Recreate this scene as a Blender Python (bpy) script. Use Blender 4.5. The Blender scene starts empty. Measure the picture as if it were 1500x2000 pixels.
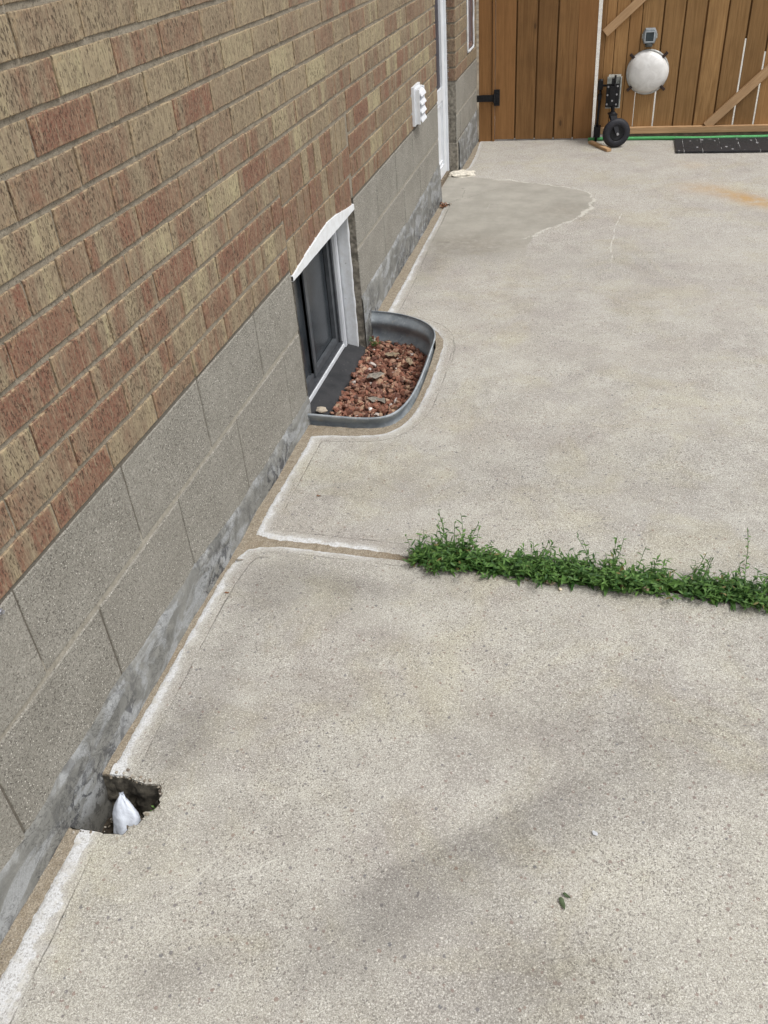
import bpy, bmesh, math, random
import numpy as np
from mathutils import Vector, Matrix, noise as mnoise
scene = bpy.context.scene
C = scene.collection
rad = math.radians
random.seed(7); rng = np.random.default_rng(7)

# ------------------------------------------------------------------ camera
R = ((0.9705651, 0.0827917, -0.2261613), (0.2313034, -0.5820567, 0.7795568), (-0.0670978, -0.8089225, -0.5840738))
cd = bpy.data.cameras.new('camera'); cam = bpy.data.objects.new('camera', cd); C.objects.link(cam)
cd.sensor_fit = 'VERTICAL'; cd.sensor_height = 36; cd.lens = 30.11; cd.clip_end = 300; cd.clip_start = 0.02
m = Matrix.Identity(4)
for i in range(3):
    m[i][0] = R[i][0]; m[i][1] = -R[i][1]; m[i][2] = -R[i][2]
m[0][3], m[1][3], m[2][3] = 0.98777, 0.0, 1.52
cam.matrix_world = m
scene.camera = cam
scene.render.resolution_x = 768; scene.render.resolution_y = 1024

# ------------------------------------------------------------------ sky, sun, exposure
SUN_EL, SUN_AZ = 60, 108        # azimuth measured from +Y towards +X
w = bpy.data.worlds.new('World'); scene.world = w; w.use_nodes = True
wn = w.node_tree.nodes; wl = w.node_tree.links
bg = wn['Background']; sky = wn.new('ShaderNodeTexSky'); sky.sky_type = 'NISHITA'; sky.sun_disc = False
sky.sun_elevation = rad(SUN_EL); sky.sun_rotation = rad(SUN_AZ); sky.dust_density = 3.0; sky.air_density = 1.0
hs = wn.new('ShaderNodeHueSaturation'); hs.inputs['Saturation'].default_value = 0.22
wl.new(sky.outputs[0], hs.inputs['Color']); wl.new(hs.outputs[0], bg.inputs[0]); bg.inputs[1].default_value = 0.142
sl = bpy.data.lights.new('sun', 'SUN'); sl.energy = 1.35; sl.angle = rad(16); sl.color = (1.0, 0.98, 0.945)
so = bpy.data.objects.new('sun', sl); C.objects.link(so)
d = Vector((math.sin(rad(SUN_AZ))*math.cos(rad(SUN_EL)), math.cos(rad(SUN_AZ))*math.cos(rad(SUN_EL)), math.sin(rad(SUN_EL))))
so.rotation_euler = d.to_track_quat('Z', 'Y').to_euler(); so.location = (3, 3, 6)
scene.view_settings.view_transform = 'Standard'; scene.view_settings.look = 'None'
scene.view_settings.exposure = 0.60; scene.view_settings.gamma = 1.0

# ------------------------------------------------------------------ helpers
class NT:
    def __init__(s, name):
        s.m = bpy.data.materials.new(name); s.m.use_nodes = True
        s.t = s.m.node_tree; s.N = s.t.nodes; s.L = s.t.links
        s.b = s.N['Principled BSDF']; s.pos = s.N.new('ShaderNodeNewGeometry').outputs['Position']
    def set(s, sock, v):
        if isinstance(v, bpy.types.NodeSocket): s.L.new(v, sock)
        elif v is not None: sock.default_value = v
    def math(s, op, a, b=None, c=None, clamp=False):
        n = s.N.new('ShaderNodeMath'); n.operation = op; n.use_clamp = clamp
        for i, v in enumerate((a, b, c)):
            if v is not None: s.set(n.inputs[i], v)
        return n.outputs[0]
    def mul(s, a, b): return s.math('MULTIPLY', a, b)
    def add(s, a, b): return s.math('ADD', a, b)
    def sub(s, a, b): return s.math('SUBTRACT', a, b)
    def step(s, v, lo, hi, a=0.0, b=1.0):
        n = s.N.new('ShaderNodeMapRange'); n.interpolation_type = 'SMOOTHSTEP'
        s.set(n.inputs[0], v)
        if lo > hi: lo, hi, a, b = hi, lo, b, a
        n.inputs[1].default_value = lo; n.inputs[2].default_value = hi; n.inputs[3].default_value = a; n.inputs[4].default_value = b
        return n.outputs[0]
    def mix(s, f, a, b, mode='MIX'):
        n = s.N.new('ShaderNodeMix'); n.data_type = 'RGBA'; n.blend_type = mode
        s.set(n.inputs[0], f)
        for i, v in ((6, a), (7, b)):
            if isinstance(v, tuple) and len(v) == 3: v = (*v, 1)
            s.set(n.inputs[i], v)
        return n.outputs[2]
    def scale(s, v, sx, sy, sz, off=(0, 0, 0)):
        n = s.N.new('ShaderNodeMapping'); s.set(n.inputs[0], v); n.inputs['Scale'].default_value = (sx, sy, sz); n.inputs['Location'].default_value = off
        return n.outputs[0]
    def noise(s, scale, detail=3, rough=.55, vec=None, dist=0):
        n = s.N.new('ShaderNodeTexNoise'); s.L.new(vec or s.pos, n.inputs['Vector'])
        n.inputs['Scale'].default_value = scale; n.inputs['Detail'].default_value = detail; n.inputs['Roughness'].default_value = rough
        n.inputs['Distortion'].default_value = dist
        return n.outputs[0]
    def vor(s, scale, vec=None, feature='F1'):
        n = s.N.new('ShaderNodeTexVoronoi'); n.feature = feature; s.L.new(vec or s.pos, n.inputs['Vector']); n.inputs['Scale'].default_value = scale
        return n.outputs['Distance'], n.outputs['Color']
    def sep(s, v):
        n = s.N.new('ShaderNodeSeparateXYZ'); s.L.new(v, n.inputs[0]); return n.outputs
    def attr(s, name, col=False):
        n = s.N.new('ShaderNodeAttribute'); n.attribute_name = name
        return n.outputs['Color'] if col else n.outputs['Fac']
    def specks(s, scale, frac, size, vec=None):
        """sparse irregular specks: 1 inside a speck"""
        dd, cc = s.vor(scale, vec)
        r = s.sep(cc)
        on = s.math('GREATER_THAN', r[0], 1-frac)
        sz = s.math('MULTIPLY', s.add(r[1], .35), size)
        return s.mul(on, s.step(s.math('DIVIDE', dd, sz), 1.15, .8)), r[2]
    def out(s, col, rough=.85, bump=None, bd=.002, spec=.35, metal=0.0):
        if isinstance(col, tuple) and len(col) == 3: col = (*col, 1)
        s.set(s.b.inputs['Base Color'], col); s.set(s.b.inputs['Roughness'], rough); s.b.inputs['Specular IOR Level'].default_value = spec
        s.set(s.b.inputs['Metallic'], metal)
        if bump is not None:
            n = s.N.new('ShaderNodeBump'); n.inputs['Strength'].default_value = 1; n.inputs['Distance'].default_value = bd
            s.L.new(bump, n.inputs['Height']); s.L.new(n.outputs[0], s.b.inputs['Normal'])
        return s.m

def simple(name, col, rough=.6, metal=0.0, nscale=40, var=.25, bd=.0006, spec=.4):
    t = NT(name); n = t.noise(nscale, 4); n2 = t.noise(nscale*6, 2)
    c = t.mix(t.step(n, .3, .7), tuple(v*(1-var) for v in col), tuple(min(1, v*(1+var*.6)) for v in col))
    return t.out(c, rough, t.add(n, t.mul(n2, .4)), bd, spec, metal)

def new_obj(name, me, mats, parent=None, smooth=False):
    o = bpy.data.objects.new(name, me); C.objects.link(o)
    for mm in (mats if isinstance(mats, (list, tuple)) else [mats]): me.materials.append(mm)
    if parent: o.parent = parent
    me.polygons.foreach_set('use_smooth', [bool(smooth)]*len(me.polygons))
    return o
def tag(o, label=None, cat=None, group=None, kind=None):
    if label: o['label'] = label
    if cat: o['category'] = cat
    if group: o['group'] = group
    if kind: o['kind'] = kind
    return o
def thing(name, label, cat, loc=(0, 0, 0), group=None):
    o = bpy.data.objects.new(name, None); C.objects.link(o); o.location = loc; o.empty_display_size = .05
    return tag(o, label, cat, group)
def np_mesh(name, V, F, mats, parent=None, smooth=False, attrs=None, quad=None):
    """V (n,3); F list/array of faces (tri or quad arrays)"""
    me = bpy.data.meshes.new(name)
    V = np.asarray(V, dtype=np.float32)
    if isinstance(F, np.ndarray):
        k = F.shape[1]; nf = len(F); flat = F.astype(np.int32).ravel(); starts = np.arange(nf, dtype=np.int32)*k; tot = np.full(nf, k, np.int32)
    else:
        nf = len(F); tot = np.array([len(f) for f in F], np.int32); starts = np.concatenate([[0], np.cumsum(tot)[:-1]]).astype(np.int32); flat = np.array([i for f in F for i in f], np.int32)
    me.vertices.add(len(V)); me.vertices.foreach_set('co', V.ravel())
    me.loops.add(len(flat)); me.loops.foreach_set('vertex_index', flat)
    me.polygons.add(nf); me.polygons.foreach_set('loop_start', starts); me.polygons.foreach_set('loop_total', tot)
    me.update(calc_edges=True); me.validate()
    for an, av in (attrs or {}).items():
        av = np.asarray(av, np.float32)
        if av.ndim == 2:
            a = me.attributes.new(an, 'FLOAT_COLOR', 'POINT'); a.data.foreach_set('color', np.concatenate([av, np.ones((len(av), 1), np.float32)], 1).ravel())
        else:
            a = me.attributes.new(an, 'FLOAT', 'POINT'); a.data.foreach_set('value', av)
    return new_obj(name, me, mats, parent, smooth)
def bm_obj(name, bm, mats, parent=None, smooth=False, bevel=0, segs=2):
    if bevel:
        bmesh.ops.bevel(bm, geom=[e for e in bm.edges if len(e.link_faces) == 2 and e.calc_face_angle(0) > .5], offset=bevel, segments=segs, affect='EDGES', profile=.6, clamp_overlap=True)
    bmesh.ops.recalc_face_normals(bm, faces=bm.faces)
    me = bpy.data.meshes.new(name); bm.to_mesh(me); bm.free()
    return new_obj(name, me, mats, parent, smooth)
def add_box(bm, x0, x1, y0, y1, z0, z1, mi=0):
    vs = [bm.verts.new((x, y, z)) for x in (x0, x1) for y in (y0, y1) for z in (z0, z1)]
    for f in ((0, 1, 3, 2), (4, 6, 7, 5), (0, 4, 5, 1), (2, 3, 7, 6), (0, 2, 6, 4), (1, 5, 7, 3)):
        bm.faces.new([vs[i] for i in f]).material_index = mi
    return vs
def box(name, x0, x1, y0, y1, z0, z1, mat, parent=None, bevel=.002):
    bm = bmesh.new(); add_box(bm, x0, x1, y0, y1, z0, z1); return bm_obj(name, bm, mat, parent, bevel=bevel)
def add_cyl(bm, p, q, r, n=16, r2=None, cap=True):
    p = Vector(p); q = Vector(q); ax = (q-p).normalized(); u = ax.orthogonal().normalized(); v = ax.cross(u); r2 = r if r2 is None else r2
    A = [bm.verts.new(p+(u*math.cos(2*math.pi*i/n)+v*math.sin(2*math.pi*i/n))*r) for i in range(n)]
    B = [bm.verts.new(q+(u*math.cos(2*math.pi*i/n)+v*math.sin(2*math.pi*i/n))*r2) for i in range(n)]
    for i in range(n): bm.faces.new((A[i], A[(i+1) % n], B[(i+1) % n], B[i]))
    if cap: bm.faces.new(A[::-1]); bm.faces.new(B)
def add_tube(bm, pts, r, n=10):
    pts = [Vector(p) for p in pts]; rings = []
    for i, p in enumerate(pts):
        t = (pts[min(i+1, len(pts)-1)]-pts[max(i-1, 0)]).normalized()
        u = t.cross(Vector((0.13, .2, 1))).normalized(); v = t.cross(u)
        rings.append([bm.verts.new(p+(u*math.cos(2*math.pi*k/n)+v*math.sin(2*math.pi*k/n))*r) for k in range(n)])
    for a, b in zip(rings, rings[1:]):
        for k in range(n): bm.faces.new((a[k], a[(k+1) % n], b[(k+1) % n], b[k]))
    bm.faces.new(rings[0][::-1]); bm.faces.new(rings[-1])
def vnoise(x, y, seed=0, f=1.0):
    """smooth 2D value noise, vectorised, -1..1"""
    x = np.asarray(x)*f; y = np.asarray(y)*f
    xi = np.floor(x).astype(np.int64); yi = np.floor(y).astype(np.int64); fx = x-xi; fy = y-yi
    def h(a, b):
        n = (a*374761393+b*668265263+seed*1442695040888963) & 0x7fffffff
        n = ((n ^ (n >> 13))*1274126177) & 0x7fffffff
        n = (n ^ (n >> 16)) & 0x7fffffff
        return n/0x3fffffff-1
    sx = fx*fx*(3-2*fx); sy = fy*fy*(3-2*fy)
    return (h(xi, yi)*(1-sx)+h(xi+1, yi)*sx)*(1-sy)+(h(xi, yi+1)*(1-sx)+h(xi+1, yi+1)*sx)*sy
def fbm(x, y, seed=0, f=1.0, o=3):
    r = 0; a = 1; t = 0
    for i in range(o): r = r+a*vnoise(x, y, seed+i, f*2**i); t += a; a *= .5
    return r/t
def sd_poly(px, py, poly):
    """signed distance, positive inside"""
    P = np.asarray(poly, float); n = len(P); dmin = np.full(px.shape, 1e9); ins = np.zeros(px.shape, bool)
    for i in range(n):
        a = P[i]; b = P[(i+1) % n]; e = b-a; wx = px-a[0]; wy = py-a[1]
        t = np.clip((wx*e[0]+wy*e[1])/(e@e+1e-12), 0, 1)
        dmin = np.minimum(dmin, (wx-e[0]*t)**2+(wy-e[1]*t)**2)
        c = ((a[1] > py) != (b[1] > py)) & (px < (b[0]-a[0])*(py-a[1])/((b[1]-a[1]) if abs(b[1]-a[1]) > 1e-12 else 1e-12)+a[0])
        ins ^= c
    dd = np.sqrt(dmin); return np.where(ins, dd, -dd)
def d_line(px, py, line):
    dmin = np.full(px.shape, 1e9); P = np.asarray(line, float)
    for a, b in zip(P, P[1:]):
        e = b-a; wx = px-a[0]; wy = py-a[1]; t = np.clip((wx*e[0]+wy*e[1])/(e@e+1e-12), 0, 1)
        dmin = np.minimum(dmin, (wx-e[0]*t)**2+(wy-e[1]*t)**2)
    return np.sqrt(dmin)
def resample(P, step=.02):
    out = []; P = np.asarray(P, float)
    for a, b in zip(P, P[1:]):
        n = max(1, int(np.linalg.norm(b-a)/step))
        for i in range(n): out.append(a+(b-a)*i/n)
    out.append(P[-1]); return np.array(out)
def smooth_path(P, it=3):
    P = np.asarray(P, float)
    for _ in range(it):
        Q = [P[0]]
        for a, b in zip(P, P[1:]): Q += [a*.75+b*.25, a*.25+b*.75]
        Q.append(P[-1]); P = np.array(Q)
    return P

# ------------------------------------------------------------------ plan outlines (metres; wall face is x = 0)
WELL = smooth_path([(-.02, 2.53), (.10, 2.525), (.22, 2.525), (.30, 2.55), (.337, 2.66), (.342, 2.85), (.335, 3.08), (.325, 3.25), (.26, 3.345), (.16, 3.40), (.06, 3.43), (-.02, 3.435)], 3)
well_out = smooth_path([(.035, 2.44), (.10, 2.455), (.21, 2.462), (.31, 2.49), (.368, 2.62), (.378, 2.84), (.372, 3.08), (.362, 3.26), (.30, 3.37), (.18, 3.43), (.09, 3.47), (.056, 3.50)], 2)
def jy(x): return 1.842-.032*x           # centre line of the joint between the two slabs
HOLE = resample([(-.05, .856), (.05, .852), (.128, .857), (.134, .878), (.150, .889), (.151, .915), (.168, .93), (.163, .962), (.150, .988), (.112, .982), (.075, .992), (.018, .990), (-.05, .985)], .006)
HOLE = np.array([(p[0]+.0028*math.sin(i*1.9)+.0035*fbm(p[0], p[1], 3, 60.), p[1]+.004*fbm(p[0], p[1], 5, 70.)) for i, p in enumerate(HOLE)])
edgeA = [(.056, -6), (.052, .40), (.044, .55), (.038, .70), (.034, .86), (.026, 1.0), (.022, 1.15), (.022, 1.3), (.018, 1.5), (.016, 1.65), (.022, 1.74), (.040, 1.795), (.075, jy(.075)-.026), (.14, jy(.14)-.013)]
jl = [(x, jy(x)-.011) for x in np.arange(.2, 3, .1)]
slabA = resample(edgeA, .04).tolist()+jl+[(16, jy(3)-.011), (16, -6)]
edgeB = [(16, jy(3)+.011)]+[(x, jy(x)+.011) for x in np.arange(3, .15, -.1)]+[(.10, jy(.1)+.013), (.041, jy(.04)+.020), (.039, 1.90), (.036, 2.0), (.036, 2.18), (.040, 2.40)]+well_out.tolist()+[(.056, 3.55), (.056, 3.8), (.054, 4.1), (.050, 4.4), (.046, 4.8), (.040, 5.05), (.03, 5.13), (-.15, 5.16), (-.15, 5.80), (.02, 5.84), (.05, 5.95), (.048, 6.2), (.035, 6.45), (.02, 6.7), (.02, 18), (16, 18)]
slabB = edgeB

# ------------------------------------------------------------------ concrete slabs
def grid_lines():
    xs = np.concatenate([np.arange(-.14, .46, .0045), np.arange(.46, 1.4, .0085), np.arange(1.4, 2.4, .02), np.array([2.5, 2.8, 3.3, 4, 5, 7, 10, 15.9])])
    ys = np.concatenate([np.array([-5.9, -3, -1, 0, .2]), np.arange(.3, 1.1, .0042), np.arange(1.1, 1.98, .0045), np.arange(1.98, 3.6, .006), np.arange(3.6, 5.0, .012), np.arange(5.0, 6.0, .010), np.arange(6.0, 6.9, .02), np.array([7.1, 7.5, 8, 9, 11, 14, 17.9])])
    return xs, ys
def slab_sd(x, y):
    wob = .0022*fbm(x, y, 11, 45.)+.0012*vnoise(x, y, 17, 160.)
    s = np.maximum(sd_poly(x, y, slabA), sd_poly(x, y, slabB))
    near = np.abs(s) < .2
    s = s+np.where(near, wob, 0)
    # chipped edge under the weeds
    chip = np.where((x > .52) & (y < jy(x)), .010*np.maximum(0, fbm(x, y, 23, 14.)+.35), 0)
    s = s-chip
    return np.minimum(s, -sd_poly(x, y, HOLE))
xs, ys = grid_lines(); X, Yg = np.meshgrid(xs, ys); nx, ny = len(xs), len(ys)
px, py = X.ravel().copy(), Yg.ravel().copy()
sd = slab_sd(px, py)
h = .0027
eps = 1e-4
nearb = (np.abs(sd) < h) & (px < 1.0) & (py < 6.9)
for _ in range(2):
    s0 = slab_sd(px[nearb], py[nearb]); gx = (slab_sd(px[nearb]+eps, py[nearb])-s0)/eps; gy = (slab_sd(px[nearb], py[nearb]+eps)-s0)/eps
    g = np.maximum(gx*gx+gy*gy, .3); px[nearb] -= s0*gx/g; py[nearb] -= s0*gy/g
sd = slab_sd(px, py)
inside = sd > -.0006
dh = -sd_poly(px, py, HOLE)          # distance from hole
z = -.0045*np.exp(-np.maximum(sd, 0)/.006)*(dh > .03) - .002*np.exp(-np.maximum(dh, 0)/.01)
z += .0012*fbm(px, py, 31, 5.)+.004*fbm(px, py, 37, .8, 2)*np.clip((px-.3)/1, 0, 1)
# broken, slightly heaved old patch near the door
patch_poly = [(.05, 4.05), (.60, 3.98), (.60, 4.30), (.60, 4.58), (.725, 4.75), (.86, 4.95), (.90, 5.15), (.86, 5.35), (.70, 5.50), (.45, 5.60), (.25, 5.66), (.05, 5.72), (-.2, 5.75), (-.2, 4.05)]
pw = .02*fbm(px, py, 41, 12.)
psd = sd_poly(px, py, patch_poly)+pw
z += .003*np.clip((psd)/.05, 0, 1)*(psd < .5)
z = np.where(inside, z, -.13)
# white margin: width of the efflorescence band as a function of place
dA = np.interp(py, [-1, .55, .70, .84, 1.0, 1.12, 1.3, 1.5, 1.68, 1.79, 1.88, 2.1, 2.3, 2.42, 2.5, 2.7, 3.1, 3.3, 3.5, 3.8, 4.3, 4.8, 5.2, 5.8, 5.9, 6.6], [.080, .070, .058, .050, .040, .034, .026, .026, .032, .028, .028, .024, .026, .022, .020, .022, .020, .004, .034, .032, .024, .016, .0, .0, .018, .012])
dJ = np.interp(px, [.04, .3, .42, .47], [.024, .020, .012, -.02])*np.where(py > jy(px), 1.15, .75)
nearjoint = np.abs(py-jy(px))-.011
leftd = sd
usej = (nearjoint < .06) & (px > .085)
wid = np.where(usej, dJ, dA)
sd0 = np.maximum(sd_poly(px, py, slabA), sd_poly(px, py, slabB))
wh = sd0-wid*(.68+.46*fbm(px, py, 51, 26.)+.35*fbm(px, py, 53, 5.))
wh = np.where((px > .55) & (~usej), .2, wh); wh = np.where(usej & (px > .50), .2, wh)
grd = np.interp(py, [.3, .62, .82, 1.0, 1.5, 1.88, 2.38, 2.6, 3.1, 3.64, 4.4, 5.2], [.062, .058, .050, .058, .048, .056, .046, .052, .046, .054, .036, .03])
gdist = np.where(usej & (py < jy(px)), .03, np.where(usej, .046, grd))
gsel = np.where((px < .50) & (np.abs(sd0-gdist) < .02), sd0-gdist+.0015*fbm(px, py, 57, 30.), .1)
def blob(cx, cy, a, b, ang=0, amp=1):
    c_, s_ = math.cos(ang), math.sin(ang); u = (px-cx)*c_+(py-cy)*s_; v = -(px-cx)*s_+(py-cy)*c_
    return amp*np.exp(-(u*u/(a*a)+v*v/(b*b)))
dj_ = np.abs(py-(jy(px)-.016))
dline = (px-.88)*-.66+(py-1.02)*.75          # across the long diagonal stain, sharp on its upper-left side
stain = (1.25*np.exp(-np.where(dline > 0, dline/.028, -dline/.11)**2)*np.exp(-(((px-.88)*.75+(py-1.02)*.66)/.26)**2)
         + blob(.66, .76, .16, .07, .8, .8)+blob(.72, .86, .10, .05, .8, .7)+blob(1.02, .77, .12, .06, .3, .6)+blob(.35, .62, .10, .05, .5, .6)+blob(.13, 1.10, .05, .09, 0, .8)+blob(.40, 1.68, .16, .05, -.1, .8)+blob(.20, 1.62, .08, .10, 0, .7)+2.2*(px > .52)*np.exp(-(dj_/.026)**2)*(.6+.5*fbm(px, py, 91, 12.))
         + .8*np.exp(-((px-.20)**2/.030+(py-1.68)**2/.012)) + .55*np.exp(-((px-.15)**2/.006+(py-1.32)**2/.10)) + .5*np.exp(-((px-.16)**2/.008+(py-1.12)**2/.006))
         + .6*np.exp(-((px-1.05)**2/.10+(py-1.28)**2/.015)) + .35*np.exp(-((px-.9)**2/.25+(py-2.3)**2/.05)) + .5*np.exp(-((px-.95)**2/.02+(py-.62)**2/.03))
         + .35*np.exp(-((px-1.0)**2/.15+(py-4.2)**2/.05)) + .9*np.exp(-((px-.30)**2/.05+(py-4.35)**2/.05)) + .8*np.exp(-((px-.14)**2/.004+(py-4.05)**2/.12)) + .5*np.exp(-((px-.75)**2/.02+(py-5.0)**2/.02)) + .45*np.exp(-((px-.25)**2/.04+(py-2.15)**2/.01)))
rust = np.exp(-(((py-5.28)+.85*(px-1.68))**2/.014+((px-1.75))**2/.030))+.35*np.exp(-((px-1.50)**2/.02+(py-5.45)**2/.015))+.25*np.exp(-((px-1.48)**2/.006+(py-5.95)**2/.006))
plw = [(.22, 5.66), (.45, 5.60), (.62, 5.53), (.76, 5.45), (.86, 5.35), (.895, 5.20), (.875, 5.02), (.80, 4.85), (.725, 4.75), (.62, 4.60), (.56, 4.52)]
pline = d_line(px+.020*fbm(px, py, 61, 16.), py+.034*fbm(px, py, 63, 14.), plw)
pwid = np.clip(.62+.9*fbm(px, py, 65, 7., 2), .2, 1)*np.interp(px, [.2, .35, .62, .85, .9], [.2, .7, .9, 1.1, 1.6])
pl = pline-.013*pwid
cracks = np.minimum(d_line(px+.01*fbm(px, py, 67, 10.), py, [(1.06, 4.95), (1.03, 4.75), (1.013, 4.45), (1.02, 4.1)])-.0012, 9)
_r = random.Random(5)
for q_ in range(60):
    x_ = _r.uniform(.12, 1.5); y_ = _r.choice([_r.uniform(.5, 1.7), _r.uniform(.5, 1.7), _r.uniform(1.95, 3.6)]); a_ = _r.choice([.75, .8, .9, 1.5, 2.2])+_r.uniform(-.25, .25); l_ = _r.uniform(.015, .075)
    bb = (np.abs(px-x_) < .13) & (np.abs(py-y_) < .13)
    dd_ = d_line(px[bb], py[bb], [(x_-l_*math.cos(a_), y_-l_*math.sin(a_)), (x_+.004, y_), (x_+l_*math.cos(a_+.1), y_+l_*math.sin(a_+.1))])
    cracks[bb] = np.minimum(cracks[bb], dd_+_r.uniform(.0005, .0022))
dcr = np.minimum.reduce([d_line(px+.008*fbm(px, py, 69, 20.), py, L) for L in ([(-.03, 5.55), (.05, 5.50), (.11, 5.40), (.12, 5.25), (.06, 5.14)], [(.06, 5.45), (.14, 5.43)], [(.04, 5.34), (.14, 5.33)], [(.08, 5.16), (.2, 5.30), (.3, 5.42)], [(.055, 4.45), (.4, 4.42)], [(.34, 3.30), (.40, 3.26), (.425, 3.17), (.43, 3.05)])])
idx = np.arange(nx*ny).reshape(ny, nx)
F = np.stack([idx[:-1, :-1], idx[:-1, 1:], idx[1:, 1:], idx[1:, :-1]], -1).reshape(-1, 4)
keep = inside[F].sum(1) >= 1
F = F[keep]

def concrete_mat():
    t = NT('driveway_concrete'); p = t.sep(t.pos)
    big = t.noise(1.7, 4, .6); mid = t.noise(9, 5, .65); bl2 = t.noise(4.2, 4, .6, t.scale(t.pos, 1, 1, 1, (7, 3, 1)))
    base = t.mix(t.step(mid, .33, .66), (.372, .356, .312), (.505, .490, .436))
    base = t.mix(t.mul(t.step(bl2, .46, .64), .5), base, (.335, .312, .288))
    base = t.mix(t.mul(t.step(big, .45, .64), .55), base, (.53, .51, .43))
    # far part: more even, warmer and pinker
    far = t.step(p[1], 2.2, 5.0)
    base = t.mix(t.mul(far, .5), base, (.440, .410, .368))
    st = t.attr('stain'); sn = t.noise(14, 4, .7)
    base = t.mix(t.mul(t.math('MULTIPLY', st, t.step(sn, .25, .60), clamp=True), .30), base, (.25, .24, .235))
    # aggregate grain
    g1 = t.noise(400, 2, .7); g2 = t.noise(270, 3, .75); g3 = t.noise(620, 1, .6)
    base = t.mix(t.step(g1, .42, .58), t.mix(.52, base, (.17, .155, .135), 'MIX'), base)
    base = t.mix(t.mul(t.step(g2, .50, .62), .55), base, (.67, .645, .585))
    base = t.mix(t.mul(t.step(g3, .50, .62), .6), base, (.20, .185, .165))
    s1, r1 = t.specks(290, .34, .52); s2, r2 = t.specks(130, .08, .42); s3, r3 = t.specks(330, .14, .44, t.scale(t.pos, 1, 1, 1, (3.3, 1.7, 0)))
    gate = t.step(t.noise(3.1, 2), .35, .6)
    base = t.mix(t.mul(t.mul(s1, t.add(t.mul(gate, .6), .4)), .72), base, t.mix(r1, (.11, .10, .095), (.26, .235, .205)))
    base = t.mix(t.mul(s2, .72), base, t.mix(r2, (.13, .13, .14), (.24, .17, .14)))
    base = t.mix(t.mul(s3, .6), base, (.70, .68, .63))
    # scrub / broom streaks running along the drive
    br = t.noise(1, 2, .6, t.scale(t.pos, 170, 6, 1)); base = t.mix(t.mul(t.mul(t.step(br, .5, .75), far), .16), base, (.58, .55, .49))
    s4, r4 = t.specks(210, .10, .40, t.scale(t.pos, 1, 1, 1, (8.3, 4.7, 0)))
    base = t.mix(t.mul(s4, .6), base, t.mix(r4, (.17, .155, .14), (.66, .63, .56)))
    stm = t.math('MULTIPLY', st, t.step(t.noise(24, 4, .7), .05, .55), clamp=True)
    base = t.mix(stm, base, (.77, .765, .765), 'MULTIPLY')
    w1 = t.noise(2.3, 5, .62, t.scale(t.pos, 1, 1, 1, (4, 9, 2)), .8); w2 = t.noise(3.7, 5, .65, t.scale(t.pos, 1, 1, 1, (1, 5, 8)), .6)
    base = t.mix(t.step(w1, .45, .66), base, (.90, .885, .89), 'MULTIPLY'); base = t.mix(t.step(w2, .46, .68), base, (1.0, .99, .92), 'MULTIPLY')
    base = t.mix(t.mul(t.step(t.noise(11, 5, .7, None, 1.2), .56, .70), .6), base, (.92, .90, .885), 'MULTIPLY')
    # smooth cement overlay near the door
    ps = t.attr('psd'); pm = t.step(ps, -.004, .01)
    pc = t.mix(t.step(t.noise(6, 5, .65), .3, .7), (.285, .272, .236), (.375, .355, .310))
    pc = t.mix(t.math('MULTIPLY', st, t.step(t.noise(30, 4, .7), .25, .6), clamp=True), pc, (.62, .59, .56), 'MULTIPLY')
    lowfade = t.step(p[1], 4.0, 4.75); pc = t.mix(t.step(g2, .45, .7), t.mix(.25, pc, (.2, .18, .15)), pc)
    base = t.mix(t.mul(pm, t.step(t.add(lowfade, t.mul(t.sub(mid, .5), 1.2)), -.05, .8)), base, pc)
    pl = t.attr('pl'); base = t.mix(t.mul(t.step(t.add(pl, t.mul(t.sub(t.noise(55, 4, .7), .5), .05)), .006, -.006), .50), base, (.62, .60, .53))
    base = t.mix(t.mul(t.step(t.attr('crack'), .004, 0.0), .45), base, (.66, .64, .58))
    dk = t.add(t.attr('dcr'), t.mul(t.sub(t.noise(60, 2), .5), .006)); base = t.mix(t.mul(t.step(dk, .0035, .0005), .6), base, (.10, .09, .075))
    # rust
    ru = t.math('MULTIPLY', t.attr('rust'), t.step(t.noise(20, 4, .6), .15, .6), clamp=True)
    base = t.mix(t.mul(ru, .80), base, (.40, .235, .07))
    # tooled groove
    gr = t.attr('gr'); ag = t.math('ABSOLUTE', gr); gm = t.mul(t.step(ag, .0032, .0005), t.step(t.noise(9, 4, .7), .36, .66))
    base = t.mix(t.mul(gm, .55), base, (.17, .155, .135))
    base = t.mix(t.mul(t.step(gr, .001, -.022), .25), base, (.33, .30, .26))
    # white band
    wh = t.add(t.attr('wh'), t.mul(t.sub(t.noise(90, 5, .75), .5), .030))
    wm = t.mul(t.step(wh, .004, -.004), t.step(t.noise(16, 4, .7), .34, .52, .30, 1.0)); soft = t.step(wh, .026, -.002)
    base = t.mix(t.mul(soft, .34), base, (.56, .55, .53))
    wc = t.mix(t.step(t.noise(260, 3, .7), .30, .62), (.42, .415, .40), (.60, .605, .61))
    wc = t.mix(t.mul(t.step(t.noise(26, 4, .7), .50, .66), .7), wc, (.47, .45, .40))
    wc = t.mix(t.mul(s1, .5), wc, (.30, .28, .26))
    base = t.mix(wm, base, wc)
    # raw broken edge faces below the surface
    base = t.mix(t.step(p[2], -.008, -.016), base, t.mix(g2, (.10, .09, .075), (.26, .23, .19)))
    hgt = t.add(t.add(t.mul(g1, .7), t.mul(g2, .8)), t.add(t.mul(gm, -2.2), t.mul(s1, -.5)))
    hgt = t.add(hgt, t.mul(br, t.mul(far, .5)))
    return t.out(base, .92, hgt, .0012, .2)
M_CONC = concrete_mat()
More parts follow.
